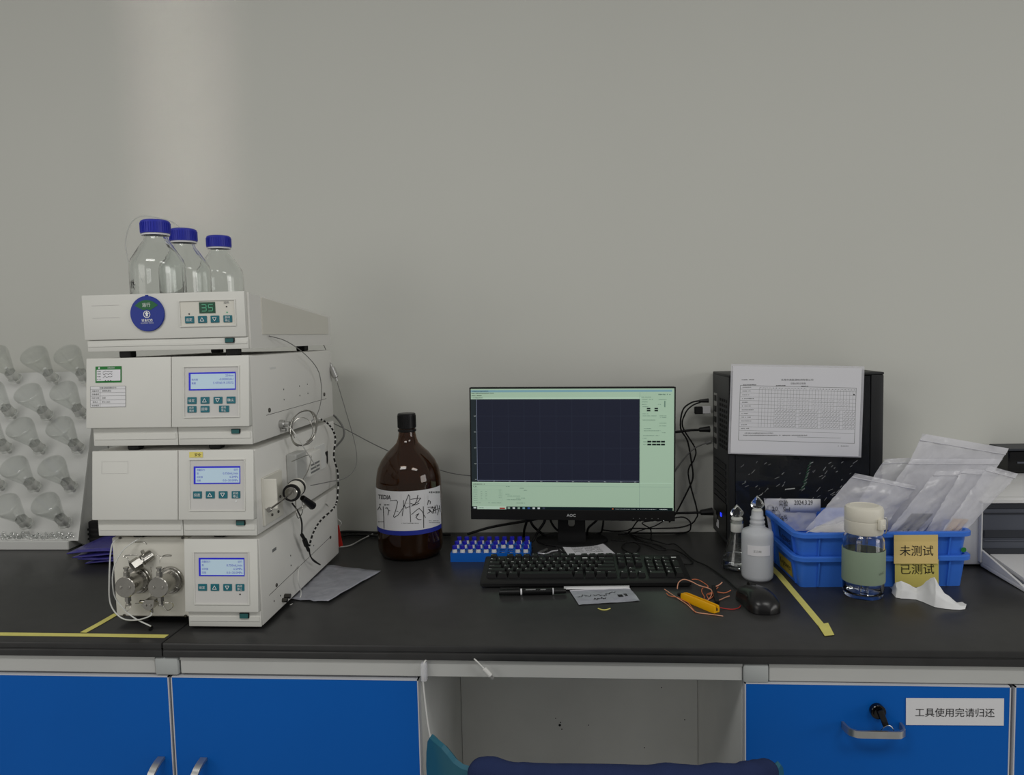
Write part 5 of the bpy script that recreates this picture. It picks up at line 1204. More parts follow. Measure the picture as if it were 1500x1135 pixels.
def fns(u, v, k=0): a = vd + .1 + u / SR; return Vector(((SR + .001) * math.cos(a), (SR + .001) * math.sin(a), v))
q = Pr(fns); q.text('正己烷', -.003, sz(801.5), .0052, 'grey_ink'); q.build('label_writing', sb_)
MB().lathe([(0, sz(765)), (.0088, sz(765)), (.0096, sz(748)), (.0108, sz(747.4)), (.0100, sz(746)), (.004, sz(744.8)), (0, sz(744.8))], 28).build('stopper_plug', 'frost_glass', sb_, smooth=50)
heart(TR(0, 0, sz(745.2)), .0148, sz(726) - sz(745.2), .0075, sb_)

# ================================================================ computer tower
PO = Vector((PY(1068, 700, .565).x, .565, T)); PYAW = .025; PL, PDp, PH = .366, .176, .0
topz = PY(1180, 547, .57).z; PH = topz - T
pc = thing('computer_tower', 'black computer tower with a scratched tinted glass side panel', 'computer', PO, PYAW)
z0_ = .012; th = .0035
def part(name, mat, *boxes, r=0.0, sm=0, par=None):
    m = MB()
    for b in boxes: (m.rbox(*b, r, 2) if r else m.box(*b))
    return m.build(name, mat, par or pc, smooth=sm)
part('top_panel', 'pc_dark', (0, PL, 0, PDp, PH - .006, PH), r=.0015, sm=35)
part('bottom_panel', 'pc_dark', (0, PL, 0, PDp, z0_, z0_ + .004))
part('far_panel', 'pc_dark', (0, PL, PDp - .003, PDp, z0_ + .004, PH - .006))
part('front_panel', 'pc_dark', (PL - .030, PL, 0, PDp - .003, z0_ + .004, PH - .006), r=.003, sm=35)
rp = part('rear_panel', 'pc_grey', (0, .003, .003, PDp - .003, z0_ + .004, PH - .006))
part('edge_post', 'pc_dark', (0, .014, 0, .006, z0_ + .004, PH - .006))
for x in (.02, PL - .05):
    for y in (.012, PDp - .035): part('foot', 'black_rubber', (x, x + .03, y, y + .022, 0, z0_), r=.002, sm=35)
gl = MB().box(.016, PL - .032, .0005, .0035, z0_ + .006, PH - .008).build('glass_panel', 'tinted_glass', pc, smooth=0, label='scratched tinted glass side panel')
# inside
part('motherboard', 'board_green', (.020, .22, PDp - .012, PDp - .008, .14, PH - .03))
part('graphics_card', 'pc_grey', (.02, .20, .05, PDp - .02, .235, .258), (.06, .19, .045, .05, .238, .255), r=.002, sm=35)
part('power_shroud', 'pc_dark', (.02, PL - .034, .02, PDp - .008, z0_ + .006, .115), r=.002, sm=35)
fcx, fcz = .16, .255
m = MB(); m.lathe([(.020, -.008), (.032, -.008), (.032, .008), (.020, .008)], 28, TR(fcx, .03, .215) @ RX(math.pi / 2), closed=True); m.build('fan_ring', 'pc_grey', pc)
for k in range(7): MB().box(.004, .021, -.001, .001, -.005, .005, TR(fcx, .03, .215) @ RY(k * 2 * math.pi / 7) @ RX(.5)).build('fan_blade', 'pc_grey', pc, smooth=0)
part('memory_stick', 'pc_grey', (.125, .129, .09, PDp - .012, .28, .40), (.137, .141, .09, PDp - .012, .28, .40))
# scratches and dust on the glass
q = Pr(flat(.0005, eps=.0002)); rn = random.Random(5)
def PCL(px, py):
    # pixel on the glass plane, in tower coordinates
    w = PY(px, py, .566); return (Matrix.Rotation(-PYAW, 3, 'Z') @ (w - PO))
for i in range(60):
    x = rn.uniform(1085, 1265); y = rn.uniform(678, 735); p = PCL(x, y); a = rn.uniform(.3, 1.0); l = rn.uniform(.003, .014)
    q.line([(p.x, p.z), (p.x + l * math.cos(a), p.z + l * math.sin(a))], rn.uniform(.0003, .0008), 'dust')
for i in range(26):
    t = i / 26; p = PCL(1176 + 12 * t + rn.uniform(-1.5, 1.5), 718 - 42 * t); l = .004 * (1.2 - t * .6); q.line([(p.x - l * .6, p.z - l * .5), (p.x + l, p.z + l * .7)], .0006, 'dust_green' if i % 3 else 'dust')
p = PCL(1151, 717); q.line([(p.x, p.z), (p.x + .022, p.z + .002)], .0022, 'dust')
p = PCL(1293, 560); q.ring(p.x - .004, p.z, .003, .0036, 'dust'); q.line([(p.x - .004, p.z - .003), (p.x - .001, p.z - .010)], .0006, 'dust')
q.build('scratches', gl, kind='stuff')
# rear face, seen on the left: shield, sockets, slots, power supply
def rear(name, mat, y0, y1, z0, z1, out=.002, par=rp, sm=0): return MB().box(-out, .0005, y0, y1, z0, z1).build(name, mat, par, smooth=sm)
rear('io_shield', 'brushed_steel', PDp - .050, PDp - .018, PH - .200, PH - .055, .0015)
for i in range(5): rear('socket', 'black_plastic', PDp - .046, PDp - .024, PH - .075 - i * .028, PH - .060 - i * .028, .003)
for i in range(10):
    for j in range(4): rear('vent_slot', 'black_rubber', .020 + j * .022, .034 + j * .022, PH - .070 - i * .013, PH - .063 - i * .013, .0012) if (i + j) % 1 == 0 else None
for i in range(6): rear('slot_cover', 'pc_dark', .030, PDp - .020, PH - .235 - i * .017, PH - .224 - i * .017, .0025)
ps = rear('power_supply', 'black_plastic', .020, PDp - .018, z0_ + .012, z0_ + .100, .003)
rear('power_inlet', 'black_gloss', PDp - .060, PDp - .030, z0_ + .030, z0_ + .060, .004, ps)
p = Vector((-.0035, .075, z0_ + .055)); MB().box(-.0042, -.003, .066, .078, z0_ + .058, z0_ + .067).build('status_light', 'status_blue', ps, smooth=0)
rear('rating_sticker', 'paper_label', .10, .125, z0_ + .020, z0_ + .040, .0035, ps)

# laminated sheet on the tower
lam_c = [PY(x, y, .556) for x, y in ((1066.5, 664.5), (1261.5, 670), (1266.5, 536.5), (1071, 533))]
sh = thing('laminated_sheet', 'laminated inspection form propped against the computer tower', 'sheet', (lam_c[0] + lam_c[1]) / 2)
def quadprism(c, y0, y1):
    m = MB(); m.add([Vector((p.x, y0, p.z)) for p in c] + [Vector((p.x, y1, p.z)) for p in c], [(0, 1, 2, 3), (7, 6, 5, 4), (0, 4, 5, 1), (1, 5, 6, 2), (2, 6, 7, 3), (3, 7, 4, 0)]); return m
quadprism(lam_c, .5560, .5564).build('lamination', 'film', sh, world=True, smooth=0)
pap = [PY(x, y, .5552) for x, y in ((1070, 663), (1257.5, 668.5), (1262.5, 539.5), (1074, 536))]
quadprism(pap, .5550, .5556).build('paper', 'paper_white', sh, world=True, smooth=0)
def fp(u, v, k=0):  # u, v in the pixel frame of the enlarged sheet
    return PY(1060 + u / 7.143, 530 - v / 7.143, .5549 - k * .0002)
q = Pr(fp); W1 = 3
q.text('东莞市高能源检测有限公司', 770, -188, 22, 'black_ink', width=335); q.text('设备点检记录表', 780, -226, 20, 'black_ink', width=160); q.dashes(190, 320, -186, 12, 'grey_ink', 0, 1)
for (x0, x1, y) in ((205, 340, 240), (550, 650, 248), (815, 885, 254)): q.dashes(x0, x1, -y, 11, 'black_ink', 0, x0)
def gl_(u, v): return (175 + (1388 - 175) * u - (20 * v), -(246 + 28 * u + (818 - 246) * v + 7 * u * v))
def L(u0, v0, u1, v1, w=W1, c='grey_ink'): q.line([gl_(u0, v0), gl_(u1, v1)], w, c)
L(0, 0, 1, 0, 4); L(0, 1, 1, 1, 4); L(0, 0, 0, 1, 4); L(1, 0, 1, 1, 4)
nr = 12
for i in range(1, nr + 1): L(0, i * .82 / nr, 1, i * .82 / nr, 2.2)
ncol = 31; c0 = .165
for i in range(ncol + 1): L(c0 + (1 - c0) * i / ncol, .03, c0 + (1 - c0) * i / ncol, .82 * 11 / 12, 1.8)
rn = random.Random(9)
for r in range(nr):
    a = gl_(.02, (r + .5) * .82 / nr); q.dashes(a[0], a[0] + rn.uniform(60, 130), a[1], 10, 'grey_ink', 0, r)
    if r in (0,) or r >= 6:
        for i in range(ncol):
            if i in (0, 1, 2, 3, 4, 12, 19, 26) and r: continue
            x, y = gl_(c0 + (1 - c0) * (i + .5) / ncol, (r + .5) * .82 / nr)
            if r == 11: continue
            if r: q.line([(x - 9, y - 2), (x - 2, y - 9), (x + 10, y + 9)], 3.2, 'grey_ink')
            else: q.dashes(x - 6, x + 6, y, 9, 'grey_ink', 0, i)
    elif r in (3, 4, 5):
        for i in range(6, ncol - 2):
            x, y = gl_(c0 + (1 - c0) * (i + .5) / ncol, (r + .5) * .82 / nr)
            if i % 8: q.line([(x - 7, y - 2), (x - 2, y - 7), (x + 8, y + 7)], 1.6, 'grey_ink')
q.dashes(220, 520, -745, 11, 'grey_ink', 0, 40); q.dashes(205, 880, -768, 11, 'grey_ink', 0, 41); q.line([(770, -785), (1225, -797)], 3, 'grey_ink'); q.dashes(1185, 1310, -880, 10, 'grey_ink', 0, 42); q.disc(1364, -342, 8, 'black_ink')
q.build('form_print', sh, world=True)

# ================================================================ plugs and cables at the tower
def plug(label, px, py, w, h, Y, L, mat='black_plastic', extra=None, name='cable_plug'):
    pass
def cable2(label, pts, r, mat='black_rubber', plugs=(), name='cable'):
    t = thing(name, label, 'cable', pts[len(pts) // 2])
    MB().tube(pts, r, 7, 6).build('cord', mat, t, world=True, smooth=60)
    for (a, b, r0, r1, pm) in plugs: MB().cyl(a, b, r0, r1, n=10, bev=.0008).build('plug', pm, t, world=True)
    return t
YR = .705
rx = lambda px, py: PY(px, py, YR)
cable2('black cable from the upper tower socket looping down behind the monitor', [rx(1024, 587), rx(1012, 590), rx(1000, 601), rx(997, 627), rx(1007, 646), rx(1013, 678), rx(1015, 699), rx(1009, 715), rx(991, 750), rx(980, 765)], .0022, plugs=[(rx(1038, 586.5), rx(1024, 587.5), .006, .004, 'black_plastic')])
cable2('black cable crossing the others and trailing along the wall', [rx(1026, 589), rx(1014, 594), rx(1004, 605), rx(1000, 625), rx(1018, 656), rx(1017, 672), rx(1008, 694), rx(1021, 747), rx(1019, 760), rx(1011, 768), rx(991, 773), rx(952, 774), rx(927, 774), rx(918, 777), rx(900, 778), rx(882, 776)], .0020)
cable2('thick black monitor cable plugged into the tower middle', [rx(1024, 629.5), rx(1012, 630), rx(996, 632), rx(975, 634)], .0034, plugs=[(rx(1040, 628.5), rx(1024, 629.5), .0085, .0055, 'black_plastic')])
cable2('grey network cable dropping from the tower behind the monitor', [rx(1040, 647), rx(1028, 651), rx(1015, 658), rx(1000, 674), rx(985, 695)], .0022, 'cable_grey', plugs=[(rx(1042, 646.5), rx(1034, 649), .005, .005, 'cable_grey')])
cable2('black power cord plugged into the bottom of the tower', [rx(1026, 750.5), rx(1012, 751), rx(992, 751.5), rx(970, 753)], .0034, plugs=[(rx(1044, 749), rx(1026, 750.5), .0105, .007, 'black_plastic')])
us = thing('usb_dongle', 'black dongle with a white sticker in the tower socket', 'dongle', rx(1030, 602)); a, b = rx(1017, 595.5), rx(1040, 606)
MB().rbox(a.x, b.x - .012, YR - .006, YR + .006, b.z, a.z, .002, 1).build('housing', 'black_plastic', us, world=True); MB().rbox(b.x - .020, b.x + .001, YR - .0062, YR + .0055, b.z + .001, a.z + .0005, .001, 1).build('sticker', 'paper_label', us, world=True)
rw = lambda px, py: PY(px, py, .725)
cable2('black cable looping out beside the monitor foot onto the bench', [rx(985, 759), rx(1000, 757.5), rx(1009, 762), rx(1012, 770), P(1007, 779, T + .003), P(980, 781, T + .003), P(940, 781, T + .003), P(915, 780.5, T + .003)], .0020)
cable2('thin black cable hanging from the monitor edge to the bench', [PY(936, 760, .66), PY(930, 768, .68), PY(924, 777, .70), P(921, 781, T + .003), P(935, 790, T + .003), P(950, 795, T + .003), P(963, 798, T + .003), P(975, 804, T + .003)], .0018)
cable2('thin black cable zigzagging below the monitor corner', [PY(973, 761, .67), PY(941, 765, .67), PY(952, 774, .68), P(954, 782, T + .004), P(953, 789, T + .003)], .0016)
cable2('thin black cable slanting from the monitor buttons to the wall', [PY(974, 762, .66), PY(960, 770, .69), PY(944, 775, .70), P(925, 781, T + .003), P(905, 783, T + .003)], .0015)
cable2('black keyboard cable curling behind the keyboard', [P(895, 791, T + .003), P(915, 792, T + .003), P(930, 795, T + .003), P(937, 800, T + .003), P(934, 806, T + .003), P(930, 811, T + .006), P(919, 808, T + .004), P(911, 802, T + .003), P(915, 796, T + .004), P(924, 793.5, T + .006), P(938, 795, T + .004), P(952, 800, T + .003), P(966, 806, T + .003), P(985, 805, T + .003), P(1002, 812, T + .003), P(1014, 822, T + .003), P(1012, 826, T + .003), P(1001, 826, T + .003)], .0016)
cable2('thick black cable slanting from the bench up behind the monitor', [P(687, 778, T + .008) + Vector((0, -.03, 0)), PY(720, 772, .69), PY(771, 763, .67), PY(800, 757, .66)], .0036)
cable2('thick black cable drooping behind the blue vial rack', [PY(772, 755, .66), PY(771, 765, .66), PY(768, 776, .67), P(767, 786, T + .004)], .0034)
cable2('thick black cable crossing behind the monitor foot', [PY(800, 752, .66), PY(797, 765, .66), PY(789, 777, .66), P(780, 792, T + .005), P(768, 799, T + .005), P(779, 803, T + .005)], .0036)
cable2('black cable sagging to the monitor column', [PY(775, 756, .67), PY(780, 769, .67), PY(792, 780, .69), P(805, 787, T + .004), P(822, 790, T + .004)], .0034)
cable2('short black cable sweeping in left of the monitor column', [PY(804, 752, .68), PY(808, 766, .68), PY(816, 776, .68), PY(826, 780, .68)], .0030)
cable2('black cable curving right of the monitor column', [PY(878, 757, .67), PY(872, 764, .67), PY(862, 773, .66), P(860, 783, T + .004)], .0030)
cable2('black cable loop hanging right of the monitor column', [PY(884, 757, .68), PY(883, 770, .68), P(880, 780, T + .004), P(868, 784, T + .003)], .0026)
cable2('black cables lying along the wall behind the amber bottle', [P(488, 786, T + .004), P(500, 779.5, T + .004), P(520, 779, T + .004), P(545, 780, T + .004), P(585, 781, T + .004), P(660, 783, T + .004)], .0036)
cable2('loose black cable end looping beside the stack foot', [P(490, 800, T + .004), P(497, 788, T + .004), P(512, 783.5, T + .004), P(535, 783.5, T + .004), P(560, 786, T + .004)], .0030)

# ================================================================ blue crates
def rr(x0, x1, y0, y1, r, n=6):
    pts = []
    for cx, cy, a in ((x1 - r, y1 - r, 0), (x0 + r, y1 - r, 90), (x0 + r, y0 + r, 180), (x1 - r, y0 + r, 270)):
        for k in range(n + 1):
            t = math.radians(a + 90 * k / n); pts.append((cx + r * math.cos(t), cy + r * math.sin(t)))
    return pts
CRW, CRD, CRH = .366, .225, .069
co = P(1165, 782, T + .119); CYAW = .040
def crate(label, z, rib_w=.003):
    t = thing('plastic_crate', label, 'crate', (co.x, co.y, z), CYAW, 'stacked blue crates')
    loops = [(.017, 0), (.0095, CRH - .010), (.0, CRH - .010), (0, CRH - .002), (.002, CRH), (.0095, CRH), (.0118, CRH - .004), (.0195, .003)]
    m = MB(); n = 0; vs = []
    for d, zz_ in loops:
        lp = rr(d, CRW - d, d, CRD - d, max(.004, .026 - d)); n = len(lp); vs += [(x, y, zz_) for x, y in lp]
    k = len(loops)
    m.add(vs, [(i * n + j, i * n + (j + 1) % n, (i + 1) * n + (j + 1) % n, (i + 1) * n + j) for i in range(k - 1) for j in range(n)] + [tuple(range(n))[::-1], tuple((k - 1) * n + j for j in range(n))])
    m.build('tub', 'crate_blue', t, smooth=35)
    for x in (.050, .126, .24, .316):
        MB().hexa([(x, .0135, .002), (x + rib_w, .0135, .002), (x + rib_w, .019, .002), (x, .019, .002)], [(x, .004, CRH - .011), (x + rib_w, .004, CRH - .011), (x + rib_w, .012, CRH - .011), (x, .012, CRH - .011)]).build('rib', 'crate_blue', t, smooth=0)
    for y in (.038, .175):
        MB().hexa([(.0135, y, .002), (.019, y, .002), (.019, y + rib_w, .002), (.0135, y + rib_w, .002)], [(.004, y, CRH - .011), (.012, y, CRH - .011), (.012, y + rib_w, CRH - .011), (.004, y + rib_w, CRH - .011)]).build('rib', 'crate_blue', t, smooth=0)
    return t
cl_ = crate('lower blue plastic crate with a yellowed sticker, under the other crate', T)
cu_ = crate('upper blue plastic crate full of plastic bags, lettered on its side', T + .050)
def lside(u, v, k=0):
    x = .017 - .0075 * v / (CRH - .010); return Vector((x - .0006 - k * .0003, .1725 - u, v))
q = Pr(lside); q.poly([(.030, .010), (.113, .010), (.113, .052), (.030, .052)], 'crate_label'); q.text('K-power', .0715, .031, .024, 'black_ink', k=1, width=.074); q.build('side_lettering', cu_)
q = Pr(lside); q.poly([(.030, .006), (.113, .006), (.113, .040), (.030, .040)], 'sticker_worn'); q.text('K-power', .0715, .023, .020, 'black_ink', k=1, width=.070); q.build('side_sticker', cl_)
q = Pr(lambda u, v, k=0: Vector((.345 + u, .0115 - .0003, .032 + v))); q.disc(.0030, -.004, .0055, 'green_ink'); q.build('green_dot', cu_)

# sticky notes on the crate fronts
def note(label, px0, px1, pt, pm, pb, Y0, Y1, Y2, mat, text, ty, th_=18):
    t = thing('sticky_note', label, 'note', PY((px0 + px1) / 2, pb, Y2))
    rowsP = [(pt, Y0), (pt + 1.5, Y1 - .001), (pm, Y1), (pb, Y2)]
    m = MB(); vs = []
    for py, Y in rowsP: vs += [PY(px0, py, Y), PY(px1, py, Y)]
    vs2 = [v + Vector((0, .0005, 0)) for v in vs]; n = len(rowsP)
    m.add(vs + vs2, [(2 * i, 2 * i + 1, 2 * i + 3, 2 * i + 2) for i in range(n - 1)] + [(2 * n + 2 * i + 2, 2 * n + 2 * i + 3, 2 * n + 2 * i + 1, 2 * n + 2 * i) for i in range(n - 1)])
    m.build('paper', mat, t, world=True, smooth=0)
    def fn(u, v, k=0):
        f = (-v - pm) / (pb - pm); return PY(u, -v, Y1 + (Y2 - Y1) * f - .0006)
    q = Pr(fn); q.text(text, (px0 + px1) / 2 + 1, -ty, th_, 'black_ink', width=49); q.build('lettering', t, world=True); return t
Xcr = TR(co.x, co.y, 0) @ RZ(CYAW); yf = (Xcr @ Vector((.22, 0, 0))).y
note('yellow note below another note on the lower crate, behind the tissue', 1311, 1375, 819, 824, 861.5, yf + .004, yf - .0020, yf + .013, 'note_yellow', '已测试', 833.5, 15)
note('amber note taped to the rim of the upper crate', 1309.5, 1374, 782.5, 793, 825.5, yf + .006, yf - .0030, yf - .0050, 'note_amber', '未测试', 806.5, 15.5)

# ================================================================ bags in the upper crate
G = 'plastic sample bags in the blue crate'
def C4(*q): return [PY(x, y, Y) for x, y, Y in q]
bag('sample_bag', 'tallest clear zip bag leaning out of the crate towards the printer', C4((1290, 768, .428), (1398, 778, .428), (1479, 657, .436), (1352, 635, .436)), .008, .006, 'film_thick', 1, 22, 22, G, contents=(.06, .05, .96, .90, 'film_thick'))
bag('sample_bag', 'wide clear zip bag with a grey sealed strip beside the tower', C4((1235, 772, .445), (1330, 778, .445), (1400, 668, .455), (1296, 672, .480)), .008, .006, 'film', 2, 20, 20, G)
bag('sample_bag', 'crumpled zip bag with white contents and a small black mark', C4((1262, 775, .405), (1372, 779, .405), (1470, 672, .418), (1335, 672, .418)), .010, .006, 'film', 3, 20, 20, G, contents=(.08, .05, .92, .86, 'film_thick'))
bag('sample_bag', 'clear zip bag arching behind the tea bottle lid', C4((1180, 776, .385), (1290, 778, .385), (1345, 712, .40), (1253, 693, .40)), .012, .007, 'film', 4, 20, 18, G)
bag('sample_bag', 'clear zip bag with a dark sample inside, near the amber note', C4((1300, 779, .368), (1352, 779, .368), (1440, 690, .385), (1372, 690, .385)), .008, .005, 'film', 5, 16, 18, G, contents=(.25, .02, .8, .3, 'printer_dark'))
bag('sample_bag', 'narrow zip bag leaning over the crate corner by the printer', C4((1355, 780, .352), (1402, 780, .352), (1465, 690, .366), (1412, 686, .366)), .008, .005, 'film', 6, 14, 18, G)
bag('sample_bag', 'zip bag holding a pale brown sample at the crate corner', C4((1378, 781, .336), (1413, 780, .336), (1492, 694, .350), (1448, 682, .350)), .010, .004, 'film', 7, 14, 18, G, contents=(.1, .02, .7, .22, 'wood_pale'))
bag('sample_bag', 'flat bag of white strips lying low in the crate', C4((1180, 779, .36), (1270, 781, .36), (1290, 750, .41), (1228, 757, .41)), .008, .004, 'film_thick', 8, 16, 14, G, zipb=False, contents=(.05, .05, .95, .9, 'paper_cream'))
db, dpt, dnr = bag('dated_bag', 'small bag with a handwritten white header standing in the crate', C4((1126, 776, .50), (1190, 778, .50), (1202, 731, .50), (1119, 730, .50)), .010, .0035, 'film_thick', 9, 16, 14, None, zipb=False)
m = MB(); m.grid(lambda u, v: PY(1151 + 51 * u, 749 - 18 * v, .492), 4, 2); o = m.build('header', 'paper_label', db, world=True); o.modifiers.new('thick', 'SOLIDIFY').thickness = .0006
q = Pr(lambda u, v, k=0: PY(u, -v, .4908)); q.text('2024.3.29', 1177, -736, 6.5, 'black_ink', width=27); q.text('实验', 1147.5, -737, 9, 'black_ink', width=13); q.text('5ml', 1152, -746, 6, 'black_ink', width=10); q.text('20', 1135, -745, 6, 'black_ink', width=8); q.text('编号', 1148, -759, 9, 'black_ink', width=11, rot=.3); q.build('header_writing', db, world=True)
sm = MB(); e = PY(1145, 745, .495)
for k, (x, y) in enumerate(((1128, 745), (1138, 752), (1132, 760), (1143, 764))):
    pp = PY(x, y, .499); sm.lathe([(0, -.010), (.007, -.007), (.009, 0), (.006, .007), (0, .010)], 10, TR(pp))
sm.build('wrapped_pieces', 'film_grey', db, world=True, kind='stuff')

# ================================================================ tea bottle
gp = P(1265, 880); gy = gp.y + .036; gc = Vector((PY(1264.8, 820, gy).x, gy, T)); gz = lambda py: PY(1265, py, gy).z - T; GR = .0388
tb_ = thing('tea_bottle', 'clear drinking bottle with a cream flip lid and a sage green sleeve', 'bottle', gc)
o_ = [(0, .004), (GR * .7, .0015), (GR - .004, 0), (GR - .001, .004), (GR, .010), (GR, gz(790)), (GR * .97, gz(785)), (GR * .88, gz(781)), (GR * .84, gz(779)), (GR * .84, gz(776))]
i_ = [(GR * .84 - .002, gz(776)), (GR * .84 - .002, gz(780)), (GR * .88 - .002, gz(782)), (GR - .003, gz(787)), (GR - .0022, .014), (GR - .006, .0075), (0, .007)]
MB().lathe(o_ + i_, 56).build('glass_body', 'clear_glass', tb_, smooth=60)
MB().lathe([(0, .0076), (GR - .0068, .0082), (GR - .0030, .015), (GR - .0030, gz(811)), (0, gz(811))], 48).build('water', 'water', tb_, smooth=50)
MB().lathe([(GR + .0002, gz(848)), (GR + .0017, gz(848.5)), (GR + .0020, gz(847)), (GR + .0020, gz(802.5)), (GR + .0016, gz(801.5)), (GR + .0002, gz(802))], 56, closed=True).build('sleeve', 'sleeve_green', tb_, smooth=50)
MB().cyl((.002, .0, .009), (.002, 0, gz(780)), .0055, n=18).build('infuser_tube', 'clear_glass', tb_)
LR = .0365
MB().lathe([(0, gz(779)), (LR * .96, gz(779)), (LR, gz(777.5)), (LR, gz(760.5)), (LR - .0006, gz(760)), (0, gz(760))], 56).build('lid_collar', 'lid_cream', tb_, smooth=40)
MB().lathe([(0, gz(759.7)), (LR - .0004, gz(759.7)), (LR, gz(759)), (LR, gz(745)), (LR - .002, gz(741.5)), (LR - .007, gz(739.8)), (LR * .72, gz(739.3)), (LR * .70, gz(740)), (0, gz(740))], 56).build('flip_lid', 'lid_cream', tb_, smooth=40)
a = math.radians(-58); X = RZ(a); latch = MB().rbox(LR - .001, LR + .008, -.0085, .0085, gz(770), gz(754.5), .003, 2, X).build('latch', 'lid_cream', tb_)
MB().rbox(LR + .0075, LR + .0092, -.0035, .0035, gz(767), gz(762), .0008, 1, X).build('latch_button', 'lid_cream', latch)
hc = Vector((LR * .95 * math.cos(a + .75), LR * .95 * math.sin(a + .75), gz(768)))
for aa in (a + .7, a + math.pi):
    dx = Vector((math.cos(aa), math.sin(aa), 0)); base = dx * LR
    MB().tube([base + Vector((0, 0, gz(757))), base + dx * .004 + Vector((0, 0, gz(757))), base + dx * .006 + Vector((0, 0, gz(764))), base + dx * .004 + Vector((0, 0, gz(777))), base + dx * .001 + Vector((0, 0, gz(779)))], .0012, 6, 6).build('bail', 'brushed_steel', tb_)
vd2 = math.atan2(CAM.y - gc.y, CAM.x - gc.x)
def fng(u, v, k=0): aa = vd2 + u / GR; return Vector(((GR + .0023) * math.cos(aa), (GR + .0023) * math.sin(aa), v))
q = Pr(fng); q.text('VNC', .036, gz(832), .005, 'sleeve_dark', rot=.2); q.build('sleeve_mark', tb_)

# ================================================================ crumpled tissue
cols = [1306, 1312, 1320, 1331, 1342, 1353, 1362, 1369, 1375, 1384, 1395, 1406, 1414]
rid = [862, 853, 850.5, 855, 861, 854, 847.5, 845, 857, 869, 877, 886, 890]
bot = [868, 875, 876.5, 877, 878, 882, 886, 889, 890, 891.5, 892.5, 893, 892]
L0 = []; L1 = []; L2 = []; L3 = []
for x, r, b in zip(cols, rid, bot):
    f0 = P(x, b, T + .0008); rp_ = PY(x, r, f0.y + .022); rp_.z = max(rp_.z, T + .003)
    md_ = f0.lerp(rp_, .45) + Vector((0, -.004, .0035)); L0.append(f0); L1.append(md_); L2.append(rp_); L3.append(Vector((rp_.x + .002, rp_.y + .016, T + .0008)))
m = MB()
def tfn(u, v):
    def at(Ls):
        t = u * (len(Ls) - 1); i = min(int(t), len(Ls) - 2); return Ls[i].lerp(Ls[i + 1], t - i)
    pts = [at(L0), at(L1), at(L2), at(L3)]; t = v * 3; i = min(int(t), 2); p = pts[i].lerp(pts[i + 1], t - i)
    k = math.sin(math.pi * v); p = p + Vector((.002 * mnoise.noise(p * 60), .003 * mnoise.noise(p * 45 + Vector((9, 0, 0))), .0025 * mnoise.noise(p * 70 + Vector((0, 5, 0))))) * k
    p.z = max(p.z, T + .0006); return p
m.grid(tfn, 60, 18)
tag(m.build('paper_tissue', 'tissue', None, smooth=55), 'crumpled white paper tissue lying before the crates', 'tissue')

# ================================================================ printer on the right
pr_ = thing('printer', 'white desktop printer with a dark front opening and a lowered tray', 'printer', (1.09, .55, T))
PF = .44; xl = PY(1399, 800, PF).x; wx = PY(1438.5, 780, PF).x; wt = PY(1440, 737, PF).z; wb = PY(1440, 816, PF).z
m = MB(); m.rbox(xl, 1.32, PF + .008, .735, T + .004, wt + .010, .006, 2); m.build('body', 'printer_white', pr_, world=True)
for x in (xl + .02, 1.27):
    for y in (PF + .03, .69): MB().rbox(x, x + .025, y, y + .025, T, T + .006, .001, 1).build('foot', 'black_rubber', pr_, world=True)
m = MB(); m.prism([(PF + .02, wt + .0102), (.735, wt + .0102), (.735, wt + .018), (.60, wt + .026), (.50, wt + .022)], wx - .01, 1.31, plane='yz'); m.build('top_cover', 'printer_white', pr_, world=True, smooth=40)
m = MB(); m.rbox(wx, 1.30, PF + .002, PF + .0085, wb, wt, .003, 2); fpn = m.build('front_opening', 'printer_grey', pr_, world=True)
for i, (f0, f1, mt) in enumerate(((.90, .99, 'printer_dark'), (.80, .82, 'printer_dark'), (.36, .50, 'printer_dark'), (.30, .32, 'printer_grey'), (.04, .16, 'printer_dark'))):
    MB().rbox(wx + .004, 1.296, PF - .001 - .001 * (i % 2), PF + .003, wb + (wt - wb) * f0, wb + (wt - wb) * f1, .001, 1).build('ridge', mt, fpn, world=True)
m = MB()
for a in ((wx - .004, wx, wb - .012, wt + .004), (wx - .004, 1.305, wt, wt + .004)): m.rbox(a[0], a[1], PF - .003, PF + .0075, a[2], a[3], .001, 1)
m.build('opening_rim', 'printer_white', pr_, world=True)
# lowered tray, sloping to the bench
ty0, ty1 = PF + .004, P(1500, 868).y; tx0 = P(1437, 831).x - .002
m = MB(); m.rhexa([(tx0, ty1, T + .0005), (1.30, ty1, T + .0005), (1.30, ty0, T + .003), (tx0, ty0, T + .003)], [(tx0, ty1, T + .010), (1.30, ty1, T + .010), (1.30, ty0, T + .014), (tx0, ty0, T + .014)], .002, 2); ty = m.build('tray', 'printer_white', pr_, world=True)
m = MB(); m.rhexa([(tx0, ty1 + .004, T + .0095), (tx0 + .005, ty1 + .004, T + .0095), (tx0 + .005, ty0, T + .0135), (tx0, ty0, T + .0135)], [(tx0, ty1 + .02, T + .014), (tx0 + .005, ty1 + .02, T + .014), (tx0 + .005, ty0, T + .042), (tx0, ty0, T + .042)], .001, 1); m.build('tray_side', 'printer_white', ty, world=True)
m = MB(); m.rhexa([(tx0 + .006, ty1 + .02, T + .0102), (tx0 + .016, ty1 + .02, T + .0102), (tx0 + .016, ty0, T + .0142), (tx0 + .006, ty0, T + .0142)], [(tx0 + .006, ty1 + .02, T + .0115), (tx0 + .016, ty1 + .02, T + .0115), (tx0 + .016, ty0, T + .022), (tx0 + .006, ty0, T + .022)], .0008, 1); m.build('tray_channel', 'printer_grey', ty, world=True)
